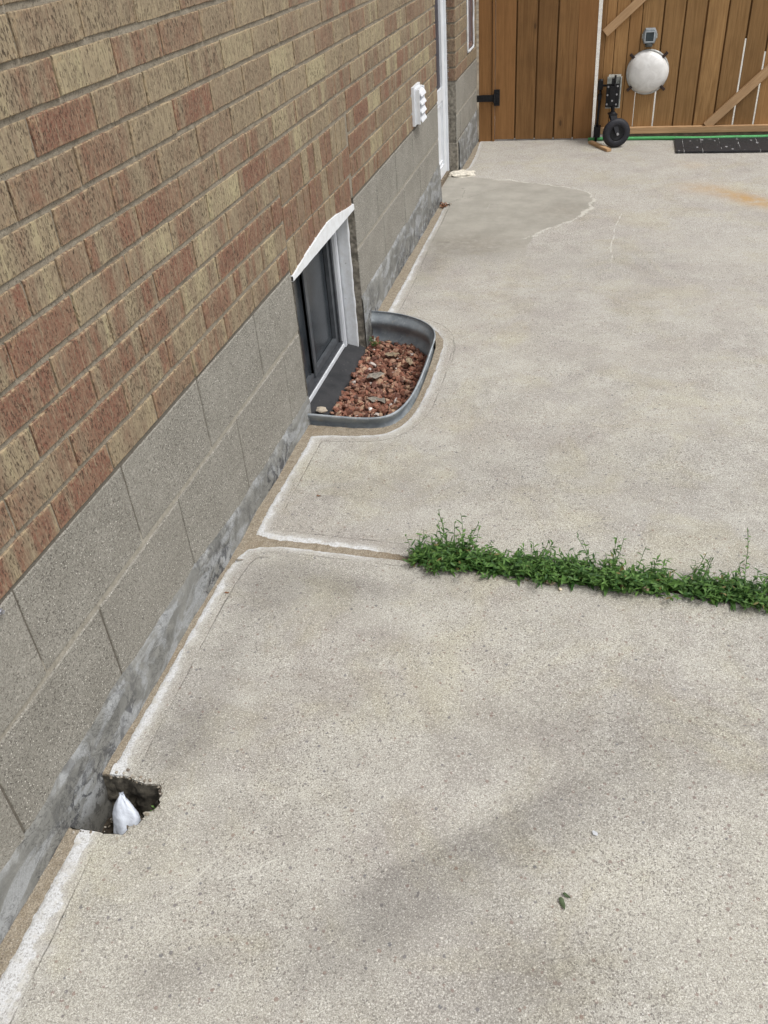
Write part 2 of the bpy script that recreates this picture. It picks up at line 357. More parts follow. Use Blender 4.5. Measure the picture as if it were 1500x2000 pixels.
driveway = np_mesh('driveway', np.stack([px, py, z], 1), F, M_CONC, smooth=False, attrs=dict(wh=wh, gr=gsel, stain=stain, rust=rust, psd=psd, pl=pl, crack=cracks, dcr=dcr))
tag(driveway, kind='structure')

# sandy joint filler along the wall and between the slabs
def sand_mat():
    t = NT('joint_sand'); p = t.sep(t.pos)
    g1 = t.noise(300, 3, .75); g2 = t.noise(60, 4, .6); s1, r1 = t.specks(330, .26, .48)
    c = t.mix(t.step(g2, .3, .7), (.27, .228, .170), (.37, .325, .255))
    c = t.mix(t.mul(t.step(t.noise(7, 4), .45, .7), .6), c, (.27, .215, .15))
    c = t.mix(t.step(g1, .42, .60), t.mix(.6, c, (.12, .095, .065)), c)
    c = t.mix(t.mul(s1, .65), c, t.mix(r1, (.09, .075, .06), (.55, .50, .42)))
    soil = t.mix(g1, (.05, .038, .025), (.13, .10, .07))
    c = t.mix(t.step(t.add(p[0], t.mul(g2, .1)), .50, .58), c, soil)
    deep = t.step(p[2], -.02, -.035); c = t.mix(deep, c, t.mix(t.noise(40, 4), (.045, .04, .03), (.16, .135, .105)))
    return t.out(c, .95, t.add(g1, t.mul(s1, .7)), .0014, .15)
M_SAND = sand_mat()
sxs = np.concatenate([np.arange(-.06, .45, .005), np.arange(.45, 3.0, .02)]); sys_ = np.arange(.25, 6.75, .0055)
SX, SY = np.meshgrid(sxs, sys_); sx, sy = SX.ravel().copy(), SY.ravel().copy()
wpoly = [(-.3, 2.53)]+WELL.tolist()+[(-.3, 3.435)]
def sand_sd(x, y): return np.minimum(-sd_poly(x, y, HOLE), -sd_poly(x, y, wpoly)-.013)
ss = sand_sd(sx, sy); nb = np.abs(ss) < .003
for _ in range(2):
    s0 = sand_sd(sx[nb], sy[nb]); gx = (sand_sd(sx[nb]+eps, sy[nb])-s0)/eps; gy = (sand_sd(sx[nb], sy[nb]+eps)-s0)/eps
    g = np.maximum(gx*gx+gy*gy, .3); sx[nb] -= s0*gx/g; sy[nb] -= s0*gy/g
ss = sand_sd(sx, sy); sl_ = slab_sd(sx, sy)
sz = -.0035+.0016*fbm(sx, sy, 71, 30.)+.0012*fbm(sx, sy, 73, 120.)-.004*np.clip(-sl_/.03, 0, 1)*0
sz = np.where(sx > .5, sz-.006, sz)
sz = np.where(ss > -.0008, sz, -.12)
sidx = np.arange(len(sxs)*len(sys_)).reshape(len(sys_), len(sxs))
SF = np.stack([sidx[:-1, :-1], sidx[:-1, 1:], sidx[1:, 1:], sidx[1:, :-1]], -1).reshape(-1, 4)
kk = ((ss > -.0008)[SF].sum(1) >= 1) & ((sl_ < .012)[SF].sum(1) >= 1) & (~((sy > 5.2) & (sy < 5.78))[SF].any(1))
SF = SF[kk]
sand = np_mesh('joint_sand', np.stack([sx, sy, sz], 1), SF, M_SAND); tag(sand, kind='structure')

bm = bmesh.new(); HP = resample(np.vstack([HOLE, HOLE[:1]]), .004); hc = HP.mean(0); rings = []
for j in range(14):
    zz = -.006-.125*j/13; ring = []
    for p_ in HP[:-1]:
        n_ = .010*mnoise.noise((p_[0]*35, p_[1]*35, zz*45))+.005*mnoise.noise((p_[0]*110, p_[1]*110, zz*120))
        dv = (p_-hc); dv = dv/np.linalg.norm(dv); off = -.004+n_*(j > 0)-.010*(j/13)
        ring.append(bm.verts.new((p_[0]+dv[0]*min(off, -.003), p_[1]+dv[1]*min(off, -.003), zz)))
    rings.append(ring)
for a, b in zip(rings, rings[1:]):
    for k_ in range(len(a)): bm.faces.new((a[k_], a[(k_+1) % len(a)], b[(k_+1) % len(a)], b[k_]))
tag(bm_obj('hole_wall', bm, simple('broken_edge', (.085, .075, .058), .95, nscale=70, var=.5, bd=.003), None, True), kind='structure')
# bottom of the broken hole, plus the earth below everything
bm = bmesh.new(); nX, nY = 30, 26; vv = {}
for i in range(nX+1):
    for j in range(nY+1):
        x = -.04+.26*i/nX; y = .80+.24*j/nY
        vv[i, j] = bm.verts.new((x, y, -.115+.012*mnoise.noise((x*40, y*40, 1))+.010*mnoise.noise((x*120, y*120, 4))))
for i in range(nX):
    for j in range(nY): bm.faces.new((vv[i, j], vv[i+1, j], vv[i+1, j+1], vv[i, j+1]))
M_SOIL = simple('dark_soil', (.055, .043, .03), .95, nscale=90, var=.6, bd=.003)
tag(bm_obj('hole_bottom', bm, M_SOIL), kind='structure')
bm = bmesh.new(); vs = [bm.verts.new(p) for p in ((-60, -60, -.45), (60, -60, -.45), (60, 90, -.45), (-60, 90, -.45))]; bm.faces.new(vs)
tag(bm_obj('ground', bm, simple('bare_ground', (.16, .13, .09), .95, nscale=3, var=.4, bd=.01)), kind='structure')

# ------------------------------------------------------------------ the house
house = thing('brick_house', 'side of a house with mottled tan and red brick above grey concrete blocks', 'house')
def brick_mat():
    t = NT('brick'); p = t.sep(t.pos)
    tone = t.attr('tone'); rnd = t.attr('rnd'); mort = t.attr('mort')
    off = t.N.new('ShaderNodeCombineXYZ'); t.L.new(t.mul(rnd, 40), off.inputs[2]); t.L.new(t.mul(rnd, 17), off.inputs[0])
    va = t.N.new('ShaderNodeVectorMath'); va.operation = 'ADD'; t.L.new(t.pos, va.inputs[0]); t.L.new(off.outputs[0], va.inputs[1]); P = va.outputs[0]
    stripe = t.noise(1, 3, .55, t.scale(P, 17, 17, 1.2)); cl = t.noise(26, 3, .6, P)
    f = t.add(tone, t.add(t.mul(t.mul(t.sub(stripe, .5), 2.3), t.attr('amp')), t.mul(t.sub(cl, .5), .45)))
    cr = t.N.new('ShaderNodeValToRGB'); t.L.new(f, cr.inputs[0]); e = cr.color_ramp.elements
    e[0].position = .0; e[0].color = (.325, .280, .170, 1); e[1].position = 1.0; e[1].color = (.168, .074, .050, 1)
    for pz, c in ((.22, (.268, .216, .138, 1)), (.45, (.218, .168, .112, 1)), (.64, (.190, .126, .085, 1)), (.82, (.182, .096, .064, 1))):
        n = e.new(pz); n.color = c
    c = cr.outputs[0]
    c = t.mix(t.mul(t.step(t.noise(180, 3, .7, P), .35, .68), .26), c, (.36, .31, .21))
    c = t.mix(t.mul(t.step(t.noise(1, 3, .6, t.scale(P, 260, 260, 45)), .48, .60), .50), c, (.10, .072, .052))
    c = t.mix(t.mul(t.step(t.noise(1, 4, .7, t.scale(P, 190, 190, 22)), .52, .66), .42), c, (.36, .30, .20))
    # drag-texture pits: small, upright, dark
    w1 = t.scale(P, 1, 1, .30); pit, pr = t.specks(380, .34, .44, w1); pit2, pr2 = t.specks(250, .12, .34, t.scale(P, 1, 1, .42, (1, 2, 3)))
    pit = t.math('MAXIMUM', pit, pit2)
    c = t.mix(t.mul(pit, t.step(t.noise(9, 3, .6, P), .25, .7, .35, .85)), c, (.055, .040, .028))
    # pale edges; sky highlight on the top edges is painted into the colour
    ed = t.attr('edge'); en = t.noise(80, 3, .7)
    c = t.mix(t.mul(t.mul(t.step(ed, .55, 1.0), t.step(en, .42, .60)), .35), c, (.40, .29, .17))
    c = t.mix(t.mul(t.mul(t.step(ed, 1.05, 1.5), t.step(en, .44, .62)), .50), c, (.42, .34, .22))
    mc = t.mix(t.step(t.noise(30, 4, .65), .3, .7), (.205, .178, .135), (.285, .25, .195))
    mc = t.mix(t.step(t.noise(300, 2, .7), .38, .6), t.mix(.4, mc, (.12, .105, .085)), mc)
    ms, mr = t.specks(120, .05, .3); mc = t.mix(t.mul(ms, .6), mc, (.55, .54, .50))
    c = t.mix(mort, c, mc)
    hgt = t.add(t.mul(t.noise(150, 4, .7, P), .9), t.mul(pit, -1.5))
    return t.out(c, .9, hgt, .0016, .2)
M_BRICK = brick_mat()
class Bricks:
    """rounded-edge bricks on a plane: u along the wall, v up, n out of the wall"""
    def __init__(s, fn): s.V = []; s.F = []; s.A = dict(tone=[], rnd=[], amp=[], mort=[], edge=[]); s.fn = fn; s.n = 0
    def quad_grid(s, us, vs, H, tone, rnd, amp, mort, E):
        base = s.n; nu, nv = len(us), len(vs)
        for j in range(nv):
            for i in range(nu):
                s.V.append(s.fn(us[i] if np.isscalar(us[i]) else us[i], vs[j], H[j][i])); s.n += 1
                s.A['tone'].append(tone); s.A['rnd'].append(rnd); s.A['amp'].append(amp); s.A['mort'].append(mort); s.A['edge'].append(E[j][i])
        for j in range(nv-1):
            for i in range(nu-1):
                a = base+j*nu+i; s.F.append((a, a+1, a+1+nu, a+nu))
    def brick(s, u0, u1, v0, v1, tone, amp=.35, d=.009, proud=0.0):
        rnd = random.random(); b = .0022 if v1-v0 < .12 else .0034; L = u1-u0; Hh = v1-v0
        us = [0, b*.3, b, *[L*k/6 for k in range(1, 6)], L-b, L-b*.3, L] if L > .05 else [0, b*.3, b, L*.5, L-b, L-b*.3, L]
        vs = [0, b*.3, b, Hh*.33, Hh*.66, Hh-b, Hh-b*.3, Hh]
        H = []; E = []; base = s.n; nu = len(us); nv = len(vs)
        tx = random.uniform(-.0010, .0010); ty = random.uniform(-.0008, .0008)
        for j, v in enumerate(vs):
            for i, u in enumerate(us):
                ei = min(i, nu-1-i); ej = min(j, nv-1-j); e = min(ei, ej)
                hh = (-d, -b*.55, -.0003)[e] if e < 3 else 0
                if e >= 2: hh += random.uniform(-.0004, .0004)+proud+tx*(u/L-.5)*2+ty*(v/Hh-.5)*2
                elif e == 1: hh += proud
                ju = mnoise.noise(((u0+u)*60, (v0+v)*60, rnd*9))*.0016 if e <= 2 else 0; jv = mnoise.noise(((u0+u)*45, (v0+v)*60, 5+rnd*9))*.0017 if e <= 2 else 0
                s.V.append(s.fn(u0+u+ju, v0+v+jv, hh)); s.n += 1
                s.A['tone'].append(tone); s.A['rnd'].append(rnd); s.A['amp'].append(amp); s.A['mort'].append(0); s.A['edge'].append(1.8 if (nv-1-j) in (0, 1) and e < 3 else (.9 if e <= 2 else 0.0))
        for j in range(nv-1):
            for i in range(nu-1):
                a = base+j*nu+i; s.F.append((a, a+1, a+1+nu, a+nu))
    def mortar(s, u0, u1, v0, v1, h=-.0042, st=.02, cut=None, mn=.0022):
        nu = max(2, int((u1-u0)/st)); nv = max(2, int((v1-v0)/st)); base = s.n
        for j in range(nv+1):
            for i in range(nu+1):
                u = u0+(u1-u0)*i/nu; v = v0+(v1-v0)*j/nv
                s.V.append(s.fn(u, v, h+mn*mnoise.noise((u*22, v*22, 3)))); s.n += 1
                for k_, q in (('tone', .5), ('rnd', .5), ('amp', 0), ('mort', 1), ('edge', 0)): s.A[k_].append(q)
        for j in range(nv):
            for i in range(nu):
                a = base+j*(nu+1)+i
                if cut:
                    uc = u0+(u1-u0)*(i+.5)/nu; vc = v0+(v1-v0)*(j+.5)/nv
                    if cut(uc, vc): continue
                s.F.append((a, a+1, a+2+nu, a+1+nu))
    def build(s, name, parent): return np_mesh(name, s.V, s.F, M_BRICK, parent, attrs=s.A)

bedz = [.550, .627, .709, .788, .866, .943, 1.019, 1.099, 1.178, 1.254, 1.331, 1.408]
while bedz[-1] < 2.7: bedz.append(bedz[-1]+.0775)
PH = [1.137, 1.030, 1.152, 1.263, 1.165, 1.256, 1.178, 1.300, 1.186, 1.307, 1.215]
COL = {  # (course, index of brick from the first joint) : tone, read off the photograph
}
def pick_tone(k, y):
    a = random.random()
    low = max(0, min(1, (6.2-k)/5.0))             # redder towards the foot of the wall
    if y > 3.6: low *= .6
    if a < .03+.36*low: return random.uniform(.74, .94)
    if a < .30+.52*low: return random.uniform(.50, .70)
    if a < .88+.08*low: return random.uniform(.30, .50)
    return random.uniform(.08, .22)
B = Bricks(lambda u, v, n: (n, u, v))
YW0, YC = -1.6, 5.165          # wall start, door corner
RL0, RL1 = 2.553, 3.345        # rowlock panel over the window
for k in range(len(bedz)-1):
    v0 = bedz[k]+.0054; v1 = bedz[k+1]-.0054
    if k < 2: v0, v1 = v0, v1
    ph = PH[k] if k < len(PH) else PH[k % 2]+.04*math.sin(k*2.1)
    L = .2185; y = ph-L*16
    cuts = []
    while y < YC+.3: cuts.append(y+random.uniform(-.002, .002)); y += L
    if k == 5: cuts.append(1.366)
    if k == 6: cuts = [c for c in cuts]
    if k == 0: cuts.append(2.55)
    cuts.sort()
    for a, b in zip(cuts, cuts[1:]):
        a += .0026; b -= .0026
        if b < YW0 or a > YC: continue
        a = max(a, YW0); b = min(b, YC)
        if k < 4:
            zc = (v0+v1)/2
            if a >= RL0-.02 and b <= RL1+.02: continue
            if a < RL0 < b: b = RL0-.004
            if a < RL1 < b: a = RL1+.004
            if RL0-.01 < (a+b)/2 < RL1+.01: continue
        if b-a < .012: continue
        B.brick(a, b, v0+random.uniform(-.001, .001), v1+random.uniform(-.001, .001), pick_tone(k, a), random.choice([.5, .8, 1.0, 1.3]) if k < 6 else random.choice([.15, .3, .45, .8]), proud=random.uniform(-.0008, .0012))
# rowlock panel: three rows of narrow upright bricks
for r_, (v0, v1) in enumerate(((.538, .640), (.648, .748), (.756, .858))):
    y = RL0+.004
    while y < RL1-.02:
        wd = random.uniform(.058, .068)
        if r_ == 2 and y < 2.75: wd = .115 if y > 2.60 else .10
        if r_ == 1 and y > 3.20: wd = .13
        y1 = min(y+wd, RL1-.004)
        if y1-y < .03: break
        zb = v0
        if r_ == 0: zb = float(np.interp((y+y1)/2, [2.55, 2.69, 2.86, 2.97, 3.1, 3.22, 3.35], [.522, .540, .555, .565, .555, .537, .526]))
        B.brick(y, y1, zb, v1, random.choice([.97, .86, .80, .62, .74, .9, .25, .38]), .15, proud=random.uniform(-.001, .0015))
        y = y1+.004+random.uniform(0, .003)
B.mortar(YW0, YC-.002, .5555, 2.66, cut=lambda u, v: v < .60 and RL0+.02 < u < RL1-.02)
# raised smear of mortar over the panel
B.mortar(2.56, 3.34, .548, .60, -.009)
# return at the door corner (faces the door opening)
corner = Bricks(lambda u, v, n: (u, YC+n, v))
B.build('brick_wall', house)

# block courses
def block_mat():
    t = NT('concrete_block'); mort = t.attr('mort'); rnd = t.attr('rnd')
    g1 = t.noise(360, 2, .7); g2 = t.noise(130, 3, .75); m_ = t.noise(7, 4, .6)
    c = t.mix(t.step(m_, .3, .7), (.232, .222, .192), (.300, .288, .252))
    c = t.mix(t.mul(rnd, .30), c, (.26, .245, .215))
    c = t.mix(t.step(g1, .40, .58), t.mix(.58, c, (.12, .105, .085)), c)
    c = t.mix(t.mul(t.step(g2, .52, .66), .42), c, (.46, .43, .38))
    s1, r1 = t.specks(330, .20, .48); s2, r2 = t.specks(290, .07, .36, t.scale(t.pos, 1, 1, 1, (2, 5, 9)))
    c = t.mix(t.mul(s1, .70), c, (.095, .085, .075)); c = t.mix(t.mul(s2, .85), c, (.68, .65, .58))
    mc = t.mix(t.step(t.noise(60, 4), .3, .7), (.27, .25, .205), (.36, .335, .28)); mc = t.mix(t.step(t.math('ABSOLUTE', t.sub(t.sep(t.pos)[2], .343)), .016, .030), mc, (.12, .108, .088)); mc = t.mix(t.step(g1, .35, .6), t.mix(.25, mc, (.15, .13, .11)), mc)  # mortar away from the mid bed joint darkened, painting in head-joint shadow lines
    c = t.mix(mort, c, mc)
    return t.out(c, .93, t.add(t.add(t.mul(g1, .6), t.mul(g2, .8)), t.add(t.mul(s1, -1.2), t.mul(s2, .4))), .0020, .15)
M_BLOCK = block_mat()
K = Bricks(lambda u, v, n: (n, u, v))
upj = [-.265, .145, .555, .968, 1.385, 1.795, 2.21, 2.553]; loj = [-.05, .355, .765, 1.169, 1.572, 1.972, 2.385, 2.553]
upf = [3.338, 3.71, 4.085, 4.47, 4.86, YC]; lof = [3.338, 3.44, 3.80, 4.235, 4.62, 4.97, YC]
def midz(y): return float(np.interp(y, [.8, 1.6, 2.5, 3.5, 5.1], [.330, .332, .338, .349, .358]))
def block_row(js, row, KK, jw=.0022):
    for a, b in zip(js, js[1:]):
        zm = midz((a+b)/2)
        v0, v1 = ((zm+.0065, .5455) if row else (-.30, zm-.0065))
        KK.brick(a+jw, b-jw, v0, v1, .5, 0, d=.005, proud=random.uniform(-.0008, .0008))
block_row([-1.5, -1.08, -.675]+upj, 1, K); block_row([-1.5, -.86, -.455]+loj, 0, K); block_row(upf, 1, K); block_row(lof, 0, K)
K.mortar(-1.5, 2.552, -.29, .556, -.0034, mn=.0006); K.mortar(3.34, YC-.002, -.29, .556, -.0034, mn=.0006)
K.A['rnd'] = list(np.array(K.A['rnd']))
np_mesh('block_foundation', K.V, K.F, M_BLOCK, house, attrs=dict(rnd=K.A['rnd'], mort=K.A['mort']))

# reveals and solid core behind the facing
core_m = simple('wall_core', (.23, .215, .185), .95, nscale=60, var=.35, bd=.0025)
bm = bmesh.new()
add_box(bm, -.30, -.0095, -1.6, 2.549, -.34, 2.66); add_box(bm, -.30, -.0095, 3.342, YC-.001, -.34, 2.66); add_box(bm, -.30, -.0095, 2.549, 3.342, .555, 2.66)
add_box(bm, -.30, -.0095, 2.549, 3.342, -.34, -.10)
add_box(bm, -.45, -.30, -1.6, 6.62, -.34, 2.66)
bm_obj('wall_core', bm, core_m, house)
# rough cement reveals of the window opening (slightly uneven)
def rough_reveal(name, yv, sgn, x0, x1, z0, z1, mat, wob=.005):
    bm = bmesh.new(); nu, nv = 14, 60; g = {}
    for i in range(nu+1):
        for j in range(nv+1):
            x = x0+(x1-x0)*i/nu; zz = z0+(z1-z0)*j/nv
            g[i, j] = bm.verts.new((x, yv+sgn*(.004+wob*mnoise.noise((x*30, zz*25, yv))+wob*.5*mnoise.noise((x*90, zz*90, yv))), zz))
    for i in range(nu):
        for j in range(nv): bm.faces.new((g[i, j], g[i+1, j], g[i+1, j+1], g[i, j+1]))
    return bm_obj(name, bm, mat, house, True)
M_REV = simple('rough_cement', (.205, .185, .150), .95, nscale=55, var=.45, bd=.004)
rough_reveal('window_reveal', 3.337, -1, -.10, .0005, -.16, .535, M_REV)
rough_reveal('window_reveal', 2.554, 1, -.10, .0005, -.16, .535, M_REV, .002)

# grey parging at the foot of the wall, with black tar smears
def parge_mat():
    t = NT('parging'); P = t.pos; pp = t.sep(P)
    n1 = t.noise(1, 5, .6, t.scale(P, 1, 7, 16), .8); n2 = t.noise(16, 5, .65, None, .6); g = t.noise(300, 2, .7); g2 = t.noise(90, 4, .7)
    c = t.mix(t.step(n2, .3, .7), (.150, .149, .138), (.235, .232, .214))
    c = t.mix(t.mul(t.step(n1, .47, .60), .75), c, (.345, .355, .360))
    c = t.mix(t.mul(t.step(g2, .52, .68), .35), c, (.13, .13, .125))
    c = t.mix(t.step(g, .38, .6), t.mix(.25, c, (.10, .10, .09)), c)
    st = t.noise(1, 5, .72, t.scale(P, 1, 30, 30, (0, 2, 5)), .4); reg = t.noise(4.5, 2, .5, t.scale(P, 1, 1, 1, (0, 4, 1)))
    lo = t.step(pp[2], .10, .0, 0, 1); hole = t.mul(t.step(pp[1], 1.25, .98), t.step(pp[1], .72, .86))
    reg2 = t.math('MAXIMUM', t.mul(t.step(reg, .47, .56), t.add(t.mul(lo, .6), .4)), t.mul(hole, t.add(t.mul(lo, .8), .1)))
    tar = t.mul(t.step(st, .49, .56), reg2)
    fary = t.step(pp[1], 3.4, 4.2); st2 = t.noise(1, 5, .7, t.scale(P, 1, 24, 11, (0, 7, 2)), 1.0); tar2 = t.mul(t.step(st2, .50, .60), t.mul(fary, t.add(t.mul(lo, .5), .4)))
    c = t.mix(t.mul(t.math('MAXIMUM', tar, tar2, clamp=True), .85), c, (.040, .040, .045))
    cr = t.noise(1, 6, .75, t.scale(P, 1, 16, 24, (0, 1, 9)), 2.0); crm = t.mul(t.step(t.math('ABSOLUTE', t.sub(cr, .5)), .006, .001), t.step(t.noise(6, 2), .45, .55))
    c = t.mix(t.mul(crm, .6), c, (.07, .065, .06))
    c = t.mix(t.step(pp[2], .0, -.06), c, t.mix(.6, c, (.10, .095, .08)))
    return t.out(c, .8, t.add(t.mul(n2, .9), t.add(t.mul(g2, .35), t.mul(crm, -.8))), .0020, .3)
M_PARGE = parge_mat()
def ptop(y): return np.interp(y, [-1, .68, 1.15, 1.54, 2.0, 2.5, 3.34, 3.86, 4.73, 5.04, 5.2, 5.8, 6.2, 6.6], [.105, .112, .124, .116, .088, .090, .150, .160, .196, .224, .22, .19, .20, .22])
def parging(y0, y1, name, zb=-.30, st=.006):
    yy = np.arange(y0, y1+st*.5, st); nr = 34; V = []; top = ptop(yy)+.007*fbm(yy, yy*0, 81, 9.)+.003*fbm(yy, yy*0+3, 83, 60.)
    s_ = np.linspace(0, 1, nr)
    Yp = np.repeat(yy[:, None], nr, 1); Z = zb+(top[:, None]-zb)*s_[None]
    thick = .0065+.0045*fbm(Yp, Z, 85, 6.)+.0016*fbm(Yp, Z*2.2, 87, 18.)
    thick = np.clip(thick, .001, .03)*(1-np.clip((s_[None]-.93)/.07, 0, 1)**2)-.001*(s_[None] > .985)
    thick = thick+.004*np.clip((-Z+.04)/.2, 0, 1)
    Xp = thick
    V = np.stack([Xp, Yp, Z], -1).reshape(-1, 3); n = len(yy); id_ = np.arange(n*nr).reshape(n, nr)
    FF = np.stack([id_[:-1, :-1], id_[1:, :-1], id_[1:, 1:], id_[:-1, 1:]], -1).reshape(-1, 4)
    return np_mesh(name, V, FF, M_PARGE, house, True)
parging(-1.5, 2.556, 'parging'); parging(3.332, YC, 'parging', -.28)

# ------------------------------------------------------------------ basement window
M_WHITE = NT('white_paint')
_n = M_WHITE.noise(35, 4, .65); _n2 = M_WHITE.noise(160, 3, .7)
_c = M_WHITE.mix(M_WHITE.step(_n, .35, .72), (.66, .68, .70), (.58, .59, .59)); _sp, _ = M_WHITE.specks(60, .04, .3)
_c = M_WHITE.mix(M_WHITE.mul(_sp, .6), _c, (.30, .29, .27)); _c = M_WHITE.mix(M_WHITE.mul(M_WHITE.step(_n2, .62, .75), .4), _c, (.50, .49, .46))
M_WHITE = M_WHITE.out(_c, .45, _n, .0012, .45)
M_VINYL = simple('white_vinyl', (.66, .68, .705), .35, nscale=12, var=.06, bd=.0002, spec=.5)
M_DARKF = simple('dark_sash', (.050, .054, .060), .5, nscale=30, var=.3, bd=.0003)
M_GREYF = simple('grey_sash', (.072, .078, .085), .45, nscale=30, var=.2, bd=.0003)
def glass_mat(name, col, rough):
    t = NT(name); n = t.noise(14, 4, .6); mesh_ = t.noise(700, 1, .5)
    return t.out(t.mix(t.step(n, .3, .75), col, tuple(v*1.6+.006 for v in col)), rough, None, spec=.5)
M_GLASS = glass_mat('dark_screened_glass', (.022, .026, .030), .22)
bw = bpy.data.objects.new('basement_window', None); C.objects.link(bw); bw.parent = house
WX = -.085
bm = bmesh.new()
add_box(bm, WX-.03, WX+.004, 2.556, 3.315, -.066, -.050)       # bottom bar
bm_obj('bottom_rail', bm, M_VINYL, bw, bevel=.002)
bm = bmesh.new()
add_box(bm, WX-.03, WX+.006, 3.285, 3.318, -.066, .56)         # far jamb, face parallel to the wall
for q in (0, 1): add_box(bm, WX+.0065, WX+.010, 3.289+.012*q, 3.296+.012*q, -.066, .56)
add_box(bm, WX-.03, WX+.006, 2.556, 2.575, -.066, .56); add_box(bm, WX-.03, WX+.006, 2.575, 3.285, .535, .56)
bm_obj('frame', bm, M_VINYL, bw, bevel=.0015)
# painted reveal board on the far side
bm = bmesh.new(); g = {}
for i in range(9):
    for j in range(50):
        f_ = i/8; zz = -.085+.63*j/49
        xo = -.026+.005*mnoise.noise((2, zz*20, 0)) if i == 8 else WX+.004+(.055*f_)
        g[i, j] = bm.verts.new((xo, 3.322-.004*(i > 0)+.0012*mnoise.noise((f_*8, zz*14, 5)), zz+(.006*mnoise.noise((f_*7, 1, 2)) if j == 0 else 0)))
for i in range(8):
    for j in range(49): bm.faces.new((g[i, j], g[i+1, j], g[i+1, j+1], g[i, j+1]))
r_ = bmesh.ops.extrude_face_region(bm, geom=bm.faces[:]); bmesh.ops.translate(bm, verts=[v for v in r_['geom'] if isinstance(v, bmesh.types.BMVert)], vec=(0, .008, 0))
bm_obj('side_board', bm, M_WHITE, bw, True)
# painted lintel strip: thick coat of white on the underside course, arched upper edge
bm = bmesh.new(); up = lambda y: float(np.interp(y, [2.55, 2.69, 2.86, 2.97, 3.1, 3.22, 3.33], [.531, .549, .565, .575, .565, .546, .535]))
cols = []
for i in range(61):
    y = 2.553+(3.322-2.553)*i/60; zt = up(y)+.0008*mnoise.noise((y*14, 1, 1)); zb = .513+.0015*mnoise.noise((y*25, 4, 1)); row = []
    for j, (xx, zz) in enumerate(((-.05, zb), (.004, zb), (.0055, zb+.0015), (.0055, zb+(zt-zb)*.35), (.0055, zb+(zt-zb)*.75), (.0055, zt-.001), (-.010, zt+.001))):
        row.append(bm.verts.new((xx, y, zz)))
    cols.append(row)
for a, b in zip(cols, cols[1:]):
    for j in range(6): bm.faces.new((a[j], b[j], b[j+1], a[j+1]))
bm_obj('lintel_coat', bm, M_WHITE, bw, False)
# sashes
bm = bmesh.new(); add_box(bm, WX-.045, WX-.032, 2.56, 3.284, -.06, .55); bm_obj('glass', bm, M_GLASS, bw)
sg = bpy.data.objects.new('sash', None)
bm = bmesh.new()
def fr(bm, y0, y1, z0, z1, t_, x0, x1):
    add_box(bm, x0, x1, y0, y0+t_, z0, z1); add_box(bm, x0, x1, y1-t_, y1, z0, z1); add_box(bm, x0, x1, y0+t_, y1-t_, z0, z0+t_); add_box(bm, x0, x1, y0+t_, y1-t_, z1-t_, z1)
fr(bm, 2.93, 3.262, -.03, .545, .026, WX-.030, WX-.014)
bm_obj('sash', bm, M_GREYF, bw, bevel=.002)
bm = bmesh.new(); fr(bm, 2.57, 2.96, -.045, .545, .03, WX-.031, WX-.020); add_box(bm, WX-.03, WX-.006, 3.266, 3.284, -.05, .55); add_box(bm, WX-.031, WX-.002, 2.60, 3.284, -.05, -.036)
bm_obj('screen_frame', bm, M_DARKF, bw, bevel=.0015)
bm = bmesh.new(); add_box(bm, WX-.018, WX+.001, 2.60, 2.86, -.036, .012); bm_obj('track_block', bm, M_GREYF, bw, bevel=.003)
# tarred sloping sill
t = NT('black_tar_coat'); n1 = t.noise(240, 3, .7); n2 = t.noise(16, 4)
sp_, _r = t.specks(110, .05, .28)
M_TAR = t.out(t.mix(t.mul(sp_, .5), t.mix(t.step(n2, .3, .7), (.017, .018, .020), (.034, .034, .036)), (.16, .15, .14)), .62, n1, .0022, .4)
bm = bmesh.new(); g = {}
for i in range(13):
    for j in range(61):
        f_ = i/12; y = 2.545+.795*j/60
        prof = [(WX+.003, -.068), (-.035, -.080), (-.002, -.098), (.004, -.115), (.004, -.20)]
        xx = float(np.interp(f_*4, range(5), [q[0] for q in prof])); zz = float(np.interp(f_*4, range(5), [q[1] for q in prof]))
        n_ = .0022*mnoise.noise((xx*60, y*40, 2)); g[i, j] = bm.verts.new((xx+n_+(.004*mnoise.noise((1, y*18, 7)) if i > 5 else 0), y, zz+n_+.010*math.exp(-((y-3.34)/.03)**2)*(i < 9)))
for i in range(12):
    for j in range(60): bm.faces.new((g[i, j], g[i, j+1], g[i+1, j+1], g[i+1, j]))
bm_obj('sill', bm, M_TAR, bw, True)
# white house bits: bolt in the block wall
bm = bmesh.new(); add_cyl(bm, (-.002, .914, .548-.002), (.010, .914, .546), .006, 10); add_cyl(bm, (.008, .914, .546), (.016, .914, .546), .0035, 8)
bm_obj('anchor_bolt', bm, simple('zinc', (.45, .46, .50), .35, .8), house)

